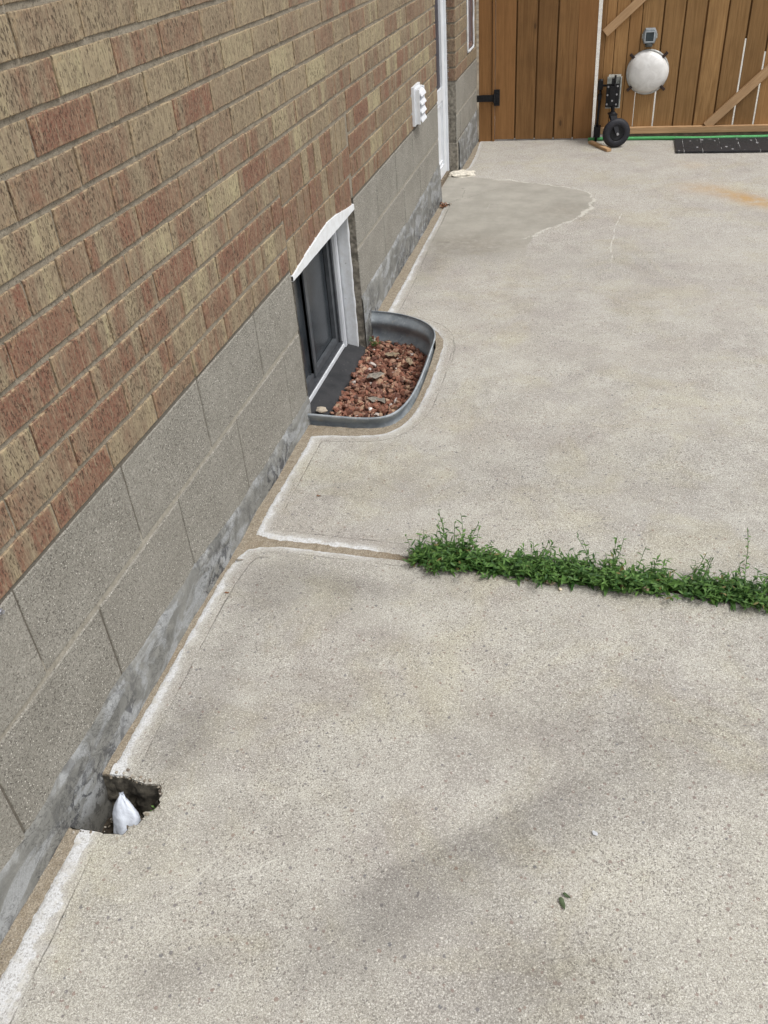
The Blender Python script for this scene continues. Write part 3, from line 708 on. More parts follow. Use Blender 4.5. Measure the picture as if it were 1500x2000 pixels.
# ------------------------------------------------------------------ louvred vent
vent = bpy.data.objects.new('dryer_vent', None); C.objects.link(vent); vent.parent = house
bm = bmesh.new(); add_box(bm, -.004, .014, 4.485, 4.650, .560, .752); bm_obj('back_plate', bm, M_VINYL, vent, bevel=.004)
bm = bmesh.new(); add_box(bm, .0145, .040, 4.498, 4.506, .568, .738); add_box(bm, .0145, .040, 4.630, 4.638, .568, .738); add_box(bm, .0145, .030, 4.506, 4.630, .735, .742)
bm_obj('hood_side', bm, M_VINYL, vent, bevel=.002)
for i in range(4):
    z1 = .738-.042*i; bm = bmesh.new(); prof = [(.016, z1), (.024, z1-.003), (.042, z1-.016), (.052, z1-.034), (.050, z1-.038), (.038, z1-.022), (.022, z1-.010), (.016, z1-.008)]
    a = [bm.verts.new((x, 4.508, z_)) for x, z_ in prof]; b = [bm.verts.new((x, 4.628, z_)) for x, z_ in prof]
    for q in range(8): bm.faces.new((a[q], a[(q+1) % 8], b[(q+1) % 8], b[q]))
    bm.faces.new(a[::-1]); bm.faces.new(b); bm_obj('louvre', bm, M_VINYL, vent, bevel=.0015)

vent.scale = (.92, .92, .92); vent.location = (0, 4.57*.08, .656*.08)
# ------------------------------------------------------------------ storm door and the wall beyond it
door = bpy.data.objects.new('storm_door', None); C.objects.link(door); door.parent = house
DX = -.062
bm = bmesh.new(); add_box(bm, DX-.03, DX, 5.66, 5.745, .03, 2.1); add_box(bm, DX-.03, DX, 5.17, 5.20, .03, 2.1); add_box(bm, DX-.03, DX, 5.20, 5.66, .03, .095); add_box(bm, DX-.03, DX, 5.20, 5.66, .47, .54)
add_box(bm, DX-.03, DX, 5.20, 5.66, 2.03, 2.1)
bm_obj('frame', bm, M_VINYL, door, bevel=.003)
bm = bmesh.new(); add_box(bm, DX-.02, DX-.010, 5.20, 5.66, .095, .47); bm_obj('kick_panel', bm, M_VINYL, door)
bm = bmesh.new(); fr(bm, 5.215, 5.645, .11, .455, .014, DX-.0097, DX-.004); bm_obj('panel_moulding', bm, M_VINYL, door, bevel=.002)
bm = bmesh.new(); add_box(bm, DX-.025, DX-.014, 5.20, 5.66, .54, 2.03); bm_obj('door_glass', bm, glass_mat('door_screen', (.028, .026, .034), .45), door)
bm = bmesh.new(); add_box(bm, DX-.035, DX+.012, 5.746, 5.770, .02, 2.12); bm_obj('brick_mould', bm, M_VINYL, door, bevel=.003)
M_SILLW = simple('weathered_sill_wood', (.16, .125, .085), .9, nscale=60, var=.5, bd=.002)
bm = bmesh.new(); add_box(bm, -.12, DX+.016, 5.172, 5.772, -.02, .028); bm_obj('threshold', bm, M_SILLW, door, bevel=.003)
# debris-ridden caulk beside the frame
bm = bmesh.new()
for i in range(150):
    zz = .02+i*.012; r0 = .003+random.random()*.003; c_ = Vector((DX+.013+random.uniform(-.002, .004), 5.776+random.uniform(-.002, .002), zz))
    bmesh.ops.create_icosphere(bm, subdivisions=1, radius=r0, matrix=Matrix.Translation(c_))
bm_obj('caulk_bead', bm, simple('old_caulk', (.24, .22, .20), .8, nscale=80, var=.5), door, True)
# far wall section
Y2, Y3 = 5.785, 6.66
B2 = Bricks(lambda u, v, n: (n+.001, u, v)); WY0, WY1 = 6.245, 6.50
for k in range(len(bedz)-1):
    v0, v1 = bedz[k]+.0055, bedz[k+1]-.0055
    off = [0, .109][k % 2]; y = Y2
    segs = [(Y2, Y2+.2-off+.004)] if off else [(Y2, Y2+.21)]
    while segs[-1][1] < Y3-.01: segs.append((segs[-1][1]+.009, min(segs[-1][1]+.219, Y3)))
    for a, b in segs:
        parts = [(a, b)]
        if v1 > .635:
            parts = []
            if a < WY0: parts.append((a, min(b, WY0-.012)))
            if b > WY1: parts.append((max(a, WY1+.012), b))
        for p_, q_ in parts:
            if q_-p_ > .015: B2.brick(p_, q_, v0, v1, random.choice([.55, .6, .42, .7, .36, .5]), .25)
B2.mortar(Y2+.002, Y3, .5555, 2.66, cut=lambda u, v: v > .63 and WY0 < u < WY1)
B2.build('brick_wall', house)
# jamb return facing the door opening
B3 = Bricks(lambda u, v, n: (u, Y2-n, v))
for k in range(len(bedz)-1):
    B3.brick(-.105, .0, bedz[k]+.0055, bedz[k+1]-.0055, random.choice([.75, .7, .62, .8]), .2, proud=random.uniform(0, .003))
B3.mortar(-.11, -.001, .5555, 2.66, -.004); B3.build('brick_return', house)
K2 = Bricks(lambda u, v, n: (n+.001, u, v)); K2.brick(Y2, 6.10, .362, .545, .5, 0, d=.005); K2.brick(6.107, Y3, .362, .545, .5, 0, d=.005)
K2.brick(Y2, 5.93, .205, .352, .5, 0, d=.005); K2.brick(5.937, 6.33, .205, .352, .5, 0, d=.005); K2.brick(6.337, Y3, .205, .352, .5, 0, d=.005)
K2.brick(Y2, 6.10, -.2, .197, .5, 0, d=.005); K2.brick(6.107, Y3, -.2, .197, .5, 0, d=.005); K2.mortar(Y2, Y3, -.2, .556, -.0035)
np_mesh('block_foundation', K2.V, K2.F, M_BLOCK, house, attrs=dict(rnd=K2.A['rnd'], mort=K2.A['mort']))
K3 = Bricks(lambda u, v, n: (u, Y2-n, v)); K3.brick(-.085, .001, .362, .545, .5, 0, d=.008); K3.brick(-.085, -.004, .20, .352, .5, 0, d=.012, proud=-.003); K3.brick(-.08, .004, .02, .19, .5, 0, d=.012, proud=.006); K3.mortar(-.10, -.003, -.1, .556, -.004)
np_mesh('block_return', K3.V, K3.F, M_REV, house)
parging(5.84, 6.64, 'parging', -.15)
bm = bmesh.new(); add_box(bm, -.30, -.012, Y2+.006, Y3, -.2, 2.66); add_box(bm, -.30, -.12, 5.16, 5.80, -.2, .02); add_box(bm, -.30, -.20, 5.16, 5.80, .0, 2.66); bm_obj('wall_core', bm, core_m, house)
# slim window in the far section, sealed with white caulk
nw = bpy.data.objects.new('narrow_window', None); C.objects.link(nw); nw.parent = house
bm = bmesh.new(); fr(bm, WY0+.012, WY1-.012, .652, 2.0, .03, -.011, -.002); bm_obj('frame', bm, simple('brown_frame', (.17, .11, .095), .5), nw, bevel=.002)
bm = bmesh.new(); add_box(bm, -.0118, -.009, WY0+.03, WY1-.03, .66, 1.98); bm_obj('pane', bm, glass_mat('smoky_glass', (.10, .085, .095), .3), nw)
bm = bmesh.new()
pth = [(WY0, 2.0)]+[(WY0+.0015*math.sin(i*2.3), 1.97-i*.03) for i in range(45)]+[(WY0+.004, .645), (WY0+.02, .642)]+[(WY0+.02+i*.02, .642+.003*math.sin(i*1.7)) for i in range(1, 12)]+[(WY1, .648)]+[(WY1+.004*math.sin(i*1.3), .66+i*.03) for i in range(45)]
add_tube(bm, [(.003, a, b) for a, b in pth], .0065, 7); bm_obj('caulk_bead', bm, M_WHITE, nw, True)

# ------------------------------------------------------------------ window well, gravel and litter
well = thing('window_well', 'galvanised corrugated steel window well curved around the basement window', 'window well', (.16, 2.95, 0))
t = NT('galvanised_steel'); n1 = t.noise(60, 4, .7); n2 = t.noise(9, 4, .6); sp1, _ = t.vor(70); pz = t.sep(t.pos)
gc = t.mix(t.step(n2, .3, .7), (.20, .225, .245), (.36, .39, .41)); gc = t.mix(t.mul(t.step(n1, .5, .7), .5), gc, (.50, .53, .55)); gc = t.mix(t.mul(t.step(t.noise(30, 5, .75), .58, .68), .6), gc, (.30, .27, .22))
M_GALV = t.out(gc, t.step(n1, .3, .7, .42, .75), n1, .0008, .5, .25)
path = resample(WELL, .012); prof = []
for j in range(70):
    z_ = .036-.36*j/69; prof.append((.010*math.cos((z_-.036)*2*math.pi/.088), z_))
V = []; n = len(path)
nrm = np.zeros_like(path)
for i in range(n):
    tn = path[min(i+1, n-1)]-path[max(i-1, 0)]; tn /= np.linalg.norm(tn)+1e-9; nrm[i] = (tn[1], -tn[0])
rows = []
for (o_, z_) in [(p_[0]-.0012, p_[1]) for p_ in prof][::-1]+[(.0066, .0385), (.011, .0395), (.0135, .036), (.012, .030)]+[(p_[0]+.0012, p_[1]) for p_ in prof[2:]]:
    rows.append([(path[i][0]+nrm[i][0]*o_, path[i][1]+nrm[i][1]*o_, z_+.0012*math.sin(i*.23)*(z_ > .02)) for i in range(n)])
V = np.array(rows).reshape(-1, 3)-np.array([.16, 2.95, 0]); id_ = np.arange(len(rows)*n).reshape(len(rows), n)
np_mesh('steel_liner', V, np.stack([id_[:-1, :-1], id_[1:, :-1], id_[1:, 1:], id_[:-1, 1:]], -1).reshape(-1, 4), M_GALV, well, True)

def stones(n, sampler, rmin, rmax, colf, name, mat, flat=.75, seed=1):
    rg = random.Random(seed); b0 = bmesh.new(); bmesh.ops.create_icosphere(b0, subdivisions=1, radius=1); b0.verts.ensure_lookup_table()
    base = np.array([v.co[:] for v in b0.verts]); fc = np.array([[v.index for v in f.verts] for f in b0.faces]); b0.free()
    Vs = []; Fs = []; Cs = []
    for i in range(n):
        x, y, z_ = sampler(rg); r_ = rg.uniform(rmin, rmax)**1.0
        sc = np.array([rg.uniform(.7, 1.25), rg.uniform(.6, 1.1), rg.uniform(.45, .9)*flat/.75])*r_
        P_ = base.copy()
        for _ in range(5):
            nn = np.array([rg.gauss(0, 1) for _ in range(3)]); nn /= np.linalg.norm(nn); dd_ = P_@nn-rg.uniform(.35, .75); P_ = P_-np.maximum(dd_, 0)[:, None]*nn
        P_ = P_*sc*1.25
        q = Matrix.Rotation(rg.uniform(0, 6.28), 3, 'Z') @ Matrix.Rotation(rg.uniform(-.8, .8), 3, 'X') @ Matrix.Rotation(rg.uniform(-.8, .8), 3, 'Y')
        P_ = P_ @ np.array(q).T+np.array([x, y, z_]); Vs.append(P_); Fs.append(fc+len(base)*i); c_ = colf(rg); Cs.append(np.tile(c_, (len(base), 1)))
    return np_mesh(name, np.concatenate(Vs), np.concatenate(Fs), mat, attrs=dict(scol=np.concatenate(Cs)))
t = NT('crushed_brick'); sc_ = t.attr('scol', True); n1 = t.noise(200, 3, .7); n3 = t.noise(45, 3)
M_STONE = t.out(t.mix(t.mul(t.step(n1, .5, .7), .35), t.mix(t.mul(t.step(n3, .5, .7), .3), sc_, (.42, .33, .27)), t.mix(.5, sc_, (.05, .03, .025))), .9, n1, .001, .25)
def samp(rg):
    while True:
        x = rg.uniform(.004, .335); y = rg.uniform(2.53, 3.43)
        if sd_poly(np.array([x]), np.array([y]), wpoly)[0] > .010: break
    return x, y, -.112+.016*mnoise.noise((x*9, y*7, 0))+rg.uniform(-.012, .012)+.018*max(0, (y-3.2))/.2
def scol(rg):
    a = rg.random()
    if a < .62: k_ = rg.uniform(.6, 1.25); return (.225*k_, .100*k_, .066*k_)
    if a < .80: k_ = rg.uniform(.7, 1.2); return (.32*k_, .185*k_, .125*k_)
    if a < .90: k_ = rg.uniform(.6, 1.1); return (.13*k_, .06*k_, .045*k_)
    if a < .985: return (.38, .25, .165)
    return (.50, .44, .40)
gr = stones(2500, samp, .0048, .0165, scol, 'gravel', M_STONE, seed=3); tag(gr, kind='stuff')
bm = bmesh.new()
vs = [bm.verts.new((p_[0], p_[1], -.135)) for p_ in WELL[::2]]; bm.faces.new(vs); tag(bm_obj('well_bottom', bm, M_SOIL), kind='structure')

crumb_spots = []
for i in range(70):
    a_ = random.choice(HOLE[6:-4]); crumb_spots.append((a_[0]+random.gauss(0, .006), a_[1]+random.gauss(0, .006)))
for i in range(60): crumb_spots.append((random.uniform(.0, .15), random.uniform(.86, .99)))
it_ = iter(crumb_spots)
def csamp(rg):
    x, y = next(it_); ins = sd_poly(np.array([x]), np.array([y]), HOLE)[0]
    return x, y, (-.105 if ins > .004 else (.0005 if ins < -.001 else -.008))
cr_ = stones(len(crumb_spots), csamp, .0012, .0050, lambda rg: random.choice([(.30, .27, .22), (.2, .17, .13), (.38, .35, .30), (.12, .10, .08)]), 'crumbs', M_STONE, seed=8); tag(cr_, kind='stuff')
# leaf maker
def leaf_mesh(L, W, curl=.3, n=6, wav=.0, fold=.25, rg=random):
    """returns verts, faces of a leaf lying along +x, base at the origin"""
    V = []; F = []
    for i in range(n+1):
        s_ = i/n; wd = W*math.sin(math.pi*min(1, s_**.85))**.8*(1-.15*s_)+.0002; x = L*s_; z_ = L*curl*s_*s_*-1+wav*math.sin(s_*9)
        V += [(x, -wd/2, z_+fold*wd*.5+wav*rg.uniform(-1, 1)), (x, 0, z_), (x, wd/2, z_+fold*wd*.5+wav*rg.uniform(-1, 1))]
    for i in range(n):
        a = 3*i; F += [(a, a+3, a+4, a+1), (a+1, a+4, a+5, a+2)]
    return np.array(V), F
def thin_obj(name, V, F, mat, loc, rot, th=.0006):
    me = bpy.data.meshes.new(name); me.from_pydata([tuple(v) for v in V], [], F); me.update()
    o = new_obj(name, me, mat, None, True); o.location = loc; o.rotation_euler = rot
    md = o.modifiers.new('thick', 'SOLIDIFY'); md.thickness = th; return o
M_DRY = simple('dry_leaf', (.27, .21, .14), .8, nscale=90, var=.45, bd=.001)
M_DRYG = simple('grey_dead_leaf', (.24, .215, .18), .85, nscale=90, var=.4, bd=.001)
M_BRN = simple('brown_leaf', (.17, .075, .035), .7, nscale=90, var=.45, bd=.001)
for (x, y, z_, L, W, rz, mt, lab) in (
    (.075, 3.05, -.088, .085, .045, .6, M_DRYG, 'grey withered leaf lying flat on the red gravel near the window'),
    (.235, 3.17, -.080, .075, .032, 1.9, M_DRY, 'curled tan leaf at the far right of the red gravel'),
    (.20, 2.86, -.090, .09, .05, 2.8, M_DRYG, 'pale fluffy grey leaf in the middle of the gravel'),
    (.10, 3.26, -.084, .07, .03, .2, M_DRY, 'dry straw coloured leaf by the green sprout in the window well')):
    V_, F_ = leaf_mesh(L, W, .12, 8, .004); o = thin_obj('dry_leaf', V_, F_, mt, (x, y, z_), (.15, -.1, rz)); tag(o, lab, 'leaf', 'dead leaves in the window well')
def one_stone(name, loc, s_, mat, label, cat, group=None, seed=1, sub=2, jag=.25):
    rg = random.Random(seed); bm = bmesh.new(); bmesh.ops.create_icosphere(bm, subdivisions=sub, radius=1)
    for v in bm.verts:
        k_ = 1+jag*mnoise.noise(v.co*1.7+Vector((seed*3.1, 0, 0)))*1.6+rg.uniform(-.04, .04); v.co = Vector((v.co.x*s_[0], v.co.y*s_[1], v.co.z*s_[2]))*k_
    o = bm_obj(name, bm, mat); o.location = loc; o.rotation_euler = (0, 0, rg.uniform(0, 3)); return tag(o, label, cat, group)
one_stone('stone', (-.028, 2.685, -.070), (.017, .013, .010), simple('tan_stone', (.36, .24, .14), .85, nscale=120), 'small orange brown stone sitting on the black sill', 'stone', 'stones on the black sill', 4)
one_stone('stone', (-.020, 2.735, -.066), (.021, .018, .009), simple('pale_stone', (.42, .36, .28), .85, nscale=120), 'pale beige stone chip resting on the black window sill', 'stone', 'stones on the black sill', 9)
one_stone('stone', (.155, 2.80, -.088), (.011, .008, .007), simple('white_stone', (.72, .70, .66), .8), 'white chip among the red gravel', 'stone', None, 12)

# ------------------------------------------------------------------ white plastic in the hole
M_BAG = NT('white_plastic_sheet'); _n = M_BAG.noise(30, 4, .6, dist=1); _m = M_BAG.noise(130, 3)
_bz = M_BAG.sep(M_BAG.pos)
M_BAG = M_BAG.out(M_BAG.mix(M_BAG.mul(M_BAG.step(M_BAG.noise(70, 4, .7), .62, .75), .6), M_BAG.mix(M_BAG.step(_n, .35, .7), (.60, .64, .71), (.45, .48, .54)), (.36, .28, .20)), .5, M_BAG.add(_n, M_BAG.mul(_m, .3)), .003, .45)
bag = bpy.data.meshes.new('x')
Vb = []; Fb = []; nu, nv = 20, 26
for j in range(nv+1):
    s_ = j/nv                       # 0 bottom .. 1 tip
    if s_ < .58: hw = .0335+.003*s_+.0012*math.sin(s_*7)
    else: q = (s_-.58)/.42; hw = .0352*(1-q**1.9)+.0002
    cx = .101-.030*s_**1.5; cy = .880+.078*s_; cz = -.118+.104*s_
    for i in range(nu+1):
        a = -1+2*i/nu; bulge = .016*(1-a*a)**.5 if abs(a) < 1 else 0
        fold = .0014*math.sin(a*5+s_*4)+.0022*mnoise.noise((a*2, s_*5, 3))+(-.0022*math.exp(-((s_-.56+.06*a)/.02)**2))+.0016*mnoise.noise((a*3.3, s_*11, 8))
        Vb.append((cx+a*hw+.001*mnoise.noise((s_*9, a, 1)), cy-bulge*(1 if s_ < .6 else 1-(s_-.6)*1.6)-fold, cz+.4*fold+bulge*.5))
for j in range(nv):
    for i in range(nu):
        a = j*(nu+1)+i; Fb.append((a, a+1, a+nu+2, a+nu+1))
bag_o = thin_obj('plastic_sheet', np.array(Vb)-np.array([.09, .88, -.118]), Fb, M_BAG, (.09, .88, -.118), (0, 0, 0), .006)
tag(bag_o, 'folded white plastic sheet with a pointed tip stuffed in the broken hole by the wall', 'plastic sheet')

# ------------------------------------------------------------------ plants
def foliage_mat(name, a, b):
    t = NT(name); n1 = t.noise(40, 3); r_ = t.attr('lc'); n2 = t.noise(300, 2)
    c = t.mix(t.step(t.add(t.mul(n1, .5), t.mul(r_, .6)), .25, .8), a, b); c = t.mix(t.mul(t.step(n2, .5, .7), .25), c, (.10, .13, .04)); c = t.mix(t.step(r_, .955, .975), c, (.20, .16, .06))
    t.out(c, .55, None, .001, .35); t.b.inputs['Transmission Weight'].default_value = 0
    tr = t.N.new('ShaderNodeBsdfTranslucent'); t.L.new(c, tr.inputs[0]); mx = t.N.new('ShaderNodeMixShader'); mx.inputs[0].default_value = .28
    o = t.N['Material Output']; t.L.new(t.b.outputs[0], mx.inputs[1]); t.L.new(tr.outputs[0], mx.inputs[2]); t.L.new(mx.outputs[0], o.inputs[0]); return t.m
M_GREEN = foliage_mat('weed_leaf', (.030, .088, .018), (.125, .240, .055)); M_STEM = simple('weed_stem', (.075, .085, .03), .7)
class Weed:
    def __init__(s): s.V = []; s.F = []; s.A = []; s.S = []
    def leaf(s, p, d_, L, W, rg, up=.3):
        V_, F_ = leaf_mesh(L, W, rg.uniform(.05, .35), 4, 0, rg.uniform(.1, .6), rg)
        az = math.atan2(d_[1], d_[0]); el = math.asin(max(-1, min(1, d_[2])))
        q = np.array(Matrix.Rotation(az, 3, 'Z') @ Matrix.Rotation(-el, 3, 'Y') @ Matrix.Rotation(rg.uniform(-.6, .6), 3, 'X'))
        b = len(s.V); s.V += (V_ @ q.T+np.array(p)).tolist(); s.F += [tuple(i+b for i in f) for f in F_]; s.A += [rg.random()]*len(V_)
    def stem(s, p0, p1, r):
        b = len(s.V); p0 = np.array(p0); p1 = np.array(p1)
        for P_, rr in ((p0, r), (p1, r*.7)):
            for k_ in range(3): a = 2.094*k_; s.V.append((P_+np.array([math.cos(a)*rr, math.sin(a)*rr, 0])).tolist()); s.A.append(.3)
        for k_ in range(3): s.F.append((b+k_, b+(k_+1) % 3, b+3+(k_+1) % 3, b+3+k_))
    def sprig(s, p, dirv, H, nl, L, W, rg):
        p = np.array(p, float); d_ = np.array(dirv, float); d_ /= np.linalg.norm(d_); ns = 7; pts = [p]
        for i in range(ns):
            d_ = d_+np.array([rg.uniform(-.15, .15), rg.uniform(-.15, .15), .10]); d_ /= np.linalg.norm(d_); pts.append(pts[-1]+d_*H/ns)
        for a, b in zip(pts, pts[1:]): s.stem(a, b, .0007+.0004*(H > .09))
        for i in range(nl):
            f_ = (i+.6)/nl*ns; k_ = min(int(f_), ns-1); P_ = pts[k_]+(pts[k_+1]-pts[k_])*(f_-k_); az = i*2.4+rg.uniform(-.5, .5); el = rg.uniform(.05, .8)
            sc_ = 1-.55*(i/nl)
            s.leaf(P_, (math.cos(az)*math.cos(el), math.sin(az)*math.cos(el), math.sin(el)), L*sc_*rg.uniform(.7, 1.25), W*sc_*rg.uniform(.7, 1.2), rg)
    def build(s, name): return np_mesh(name, s.V, s.F, M_GREEN, smooth=True, attrs=dict(lc=s.A))
rg = random.Random(11); wd_ = Weed()
for i in range(1500):
    x = .545+rg.random()**.95*1.75; yc = jy(x)-.002
    dens = .45+.8*math.sin(x*11+1)*math.sin(x*4.3)+.45*math.sin(x*29)
    if rg.random() > .55+.4*dens: continue
    side = rg.gauss(0, 1.0); hh = rg.uniform(.034, .098)*(1+.22*math.sin(x*13)+.2*math.sin(x*31))*(.98 if x > 1.15 else .84)
    y = yc+rg.gauss(.002, .016)
    ang = rg.uniform(-1, 1)
    wd_.sprig((x, y, -.006), (rg.gauss(0, .55), side*.9+(.15 if x < .8 else -.05), rg.uniform(.35, 1.1)), hh*(1.25 if abs(side) > 1 else 1), rg.randint(6, 10), .031, .0092, rg)
for i in range(380):      # broad basal leaves
    x = .55+rg.random()*1.7; az = rg.uniform(0, 6.28)
    wd_.leaf((x, jy(x)+rg.uniform(-.015, .015), rg.uniform(.0, .02)), (math.cos(az)*.9, math.sin(az)*.9, rg.uniform(.1, .6)), rg.uniform(.030, .060), rg.uniform(.009, .016), rg)
for i in range(26):       # rosette at the left end, arching out over the concrete
    az = rg.uniform(2.2, 5.2) if i % 2 else rg.uniform(0, 6.28); x = .60+rg.uniform(-.02, .05)
    wd_.leaf((x, jy(x)+rg.uniform(-.02, .02), .008), (math.cos(az), math.sin(az), rg.uniform(.05, .6)), rg.uniform(.045, .075), rg.uniform(.011, .016), rg)
for (x, y) in ((.60, 1.765), (.625, 1.775), (.645, 1.78), (1.13, 1.765), (1.42, 1.75)):
    for q in range(3): wd_.sprig((x+rg.uniform(-.02, .02), y+.02, .004), (rg.uniform(-.6, .4), -1, .15), .05, 8, .02, .006, rg)
for i in range(7): wd_.sprig((.535+.01*i, jy(.55)+.002, -.004), (-.8+rg.uniform(-.3, .4), rg.uniform(-.2, .5), .35), .035, 6, .014, .005, rg)
tag(wd_.build('weeds'), kind='stuff')
for (x, dy, H, lean, nl, lab) in ((.628, .030, .165, .04, 17, 'tall slender weed sprig standing at the left end of the weed row'), (.668, .03, .145, .22, 15, 'shorter leaning weed sprig beside the leftmost tall sprig'),
                              (1.402, .012, .205, .02, 21, 'tallest upright weed with stacked small leaves at the right of the row'), (1.298, .025, .120, .05, 13, 'small upright weed tip rising in the right half of the weed row'),
                              (.875, .03, .105, .1, 12, 'bushy weed tip rising left of the middle of the weed row')):
    W_ = Weed(); W_.sprig((0, 0, 0), (lean, .05, 1), H, nl, .019, .0065, rg); o = W_.build('weed_sprig'); o.location = (x, jy(x)+dy*.3, 0); tag(o, lab, 'weed', 'tall weeds in the driveway joint')
W_ = Weed()
for i in range(9): W_.sprig((rg.uniform(-.01, .01), rg.uniform(-.01, .01), 0), (rg.uniform(-.6, .6), rg.uniform(-.6, .6), 1), rg.uniform(.03, .055), 7, .017, .006, rg)
o = W_.build('weed_sprig'); o.location = (.035, 3.36, -.10); tag(o, 'small bright green sprout in the far corner of the window well', 'weed')
W_ = Weed()
for i in range(5): W_.sprig((rg.uniform(-.008, .008), rg.uniform(-.008, .008), 0), (.6, rg.uniform(-.3, .3), 1), .03, 5, .014, .007, rg)
o = W_.build('weed_sprig'); o.location = (.142, .935, -.06); tag(o, 'tiny green shoot inside the broken hole', 'weed')
# loose leaf pieces on the concrete
V_, F_ = leaf_mesh(.026, .009, .1, 6, .0015); o = thin_obj('green_leaf', V_, F_, simple('fallen_green', (.07, .10, .045), .7), (1.004, .893, .003), (.1, -.05, -1.15)); tag(o, 'fallen narrow green leaf on bare concrete in the foreground', 'leaf')
V_, F_ = leaf_mesh(.017, .006, .1, 5, .0015); o = thin_obj('green_leaf', V_, F_, simple('fallen_green_dark', (.035, .06, .02), .7), (1.008, .90, .005), (.1, .1, -.35)); tag(o, 'tiny dark green leaf fragment touching the fallen green leaf', 'leaf')
for (x, y, L, rz, mt, lab) in ((.030, 1.735, .024, .35, M_DRYG, 'grey brown twig piece lying on the white margin near the slab joint'), (.052, 1.598, .014, .1, M_BRN, 'small reddish brown twig bit on the white margin'),
                               (.168, 2.08, .014, .2, M_BRN, 'reddish speck of leaf on the far slab near the wall')):
    V_, F_ = leaf_mesh(L, L*.32, .05, 5, .0005); o = thin_obj('twig_piece', V_, F_, mt, (x, y, .003), (0, 0, rz), .0015); tag(o, lab, 'twig')
one_stone('stone_chip', (.945, 1.752, .004), (.0055, .004, .002), simple('cream_chip', (.62, .53, .38), .8), 'cream coloured chip lying below the weeds', 'chip', None, 3)
one_stone('stone_chip', (1.062, 1.038, .0025), (.0045, .006, .0008), simple('white_chip', (.42, .43, .45), .7), 'flat whitish chip on the foreground concrete', 'chip', None, 5)
V_, F_ = leaf_mesh(.03, .016, .15, 6, .002); o = thin_obj('dry_leaf', V_, F_, M_DRY, (.905, 1.768, .006), (.2, .1, .4)); tag(o, 'dry tan leaf tucked under the front of the weeds', 'leaf')
V_, F_ = leaf_mesh(.034, .016, .15, 6, .002); o = thin_obj('dry_leaf', V_, F_, M_DRY, (1.155, 1.775, .02), (.4, -.5, -1.3)); tag(o, 'dry tan leaf caught upright in the weeds', 'leaf')
# broken corner by the door: pale mortar lump and a clump of dead leaves
lump_m = simple('crumbled_mortar', (.56, .52, .44), .95, nscale=50, var=.3, bd=.004)
one_stone('mortar_lump', (.035, 5.745, .008), (.060, .085, .020), lump_m, 'pale crumbled mortar lump at the far foot of the door opening', 'mortar lump', None, 2, 4, .22)
bm = bmesh.new()
for q in range(9):
    V_, F_ = leaf_mesh(random.uniform(.03, .055), .018, .2, 5, .004); mtx = Matrix.Translation((.025+random.uniform(-.03, .02), 5.085+random.uniform(-.02, .04), .006+random.uniform(0, .008))) @ Matrix.Rotation(random.uniform(-.7, .9), 4, 'Z') @ Matrix.Rotation(random.uniform(-.4, .4), 4, 'X')
    vv_ = [bm.verts.new(mtx @ Vector(v)) for v in V_]
    for f_ in F_: bm.faces.new([vv_[i] for i in f_])
o = bm_obj('leaf_clump', bm, M_BRN, None, True); tag(o, 'clump of dark brown dead leaves in the crack beside the door', 'leaves')

# ------------------------------------------------------------------ wooden gate
def wood_mat(name, a, b, dark=(.05, .025, .01)):
    t = NT(name); r_ = t.attr('rnd'); off = t.N.new('ShaderNodeCombineXYZ'); t.L.new(t.mul(r_, 30), off.inputs[0]); t.L.new(t.mul(r_, 11), off.inputs[2])
    va = t.N.new('ShaderNodeVectorMath'); va.operation = 'ADD'; t.L.new(t.attr('grain', True), va.inputs[0]); t.L.new(off.outputs[0], va.inputs[1]); P = va.outputs[0]
    g = t.noise(1, 5, .65, t.scale(P, 60, 60, 2.6), 1.2); g2 = t.noise(1, 3, .6, t.scale(P, 260, 260, 8)); bl = t.noise(5, 3, .6, P)
    c = t.mix(t.step(g, .32, .68), a, b); c = t.mix(t.mul(t.step(g2, .5, .72), .35), c, tuple(v*.45 for v in a)); c = t.mix(t.mul(t.step(bl, .45, .75), .35), c, tuple(v*.6 for v in a))
    c = t.mix(t.mul(r_, .55), c, tuple(v*.60 for v in a)); c = t.mix(t.mul(t.step(t.math('FRACT', t.mul(r_, 7.3)), .5, .6), .3), c, (b[0]*1.15, b[1]*1.0, b[2]*.9))
    dd, cc = t.vor(1, t.scale(P, 7.5, 7.5, 3.2)); rr = t.sep(cc); kn = t.mul(t.math('GREATER_THAN', rr[0], .72), t.step(dd, .085, .04)); c = t.mix(t.mul(kn, .85), c, dark)
    c = t.mix(t.mul(t.mul(t.math('GREATER_THAN', rr[0], .72), t.step(dd, .20, .10)), .35), c, tuple(v*.55 for v in a))
    return t.out(c, .72, t.add(g, t.mul(g2, .6)), .0012, .3)
M_WOOD = wood_mat('stained_cedar', (.180, .090, .030), (.285, .150, .056))
M_WOOD2 = wood_mat('golden_cedar', (.250, .135, .048), (.395, .230, .094))
M_WOODL = wood_mat('raw_lumber', (.32, .20, .105), (.47, .32, .18), (.12, .06, .03))
M_BLK = simple('black_iron', (.012, .012, .014), .5, .3, 60, .3, .0005)
M_BOLT = simple('bolt_zinc', (.40, .40, .42), .4, .7)
M_PLATE = simple('pale_metal', (.34, .35, .32), .6, .2, 50, .3)
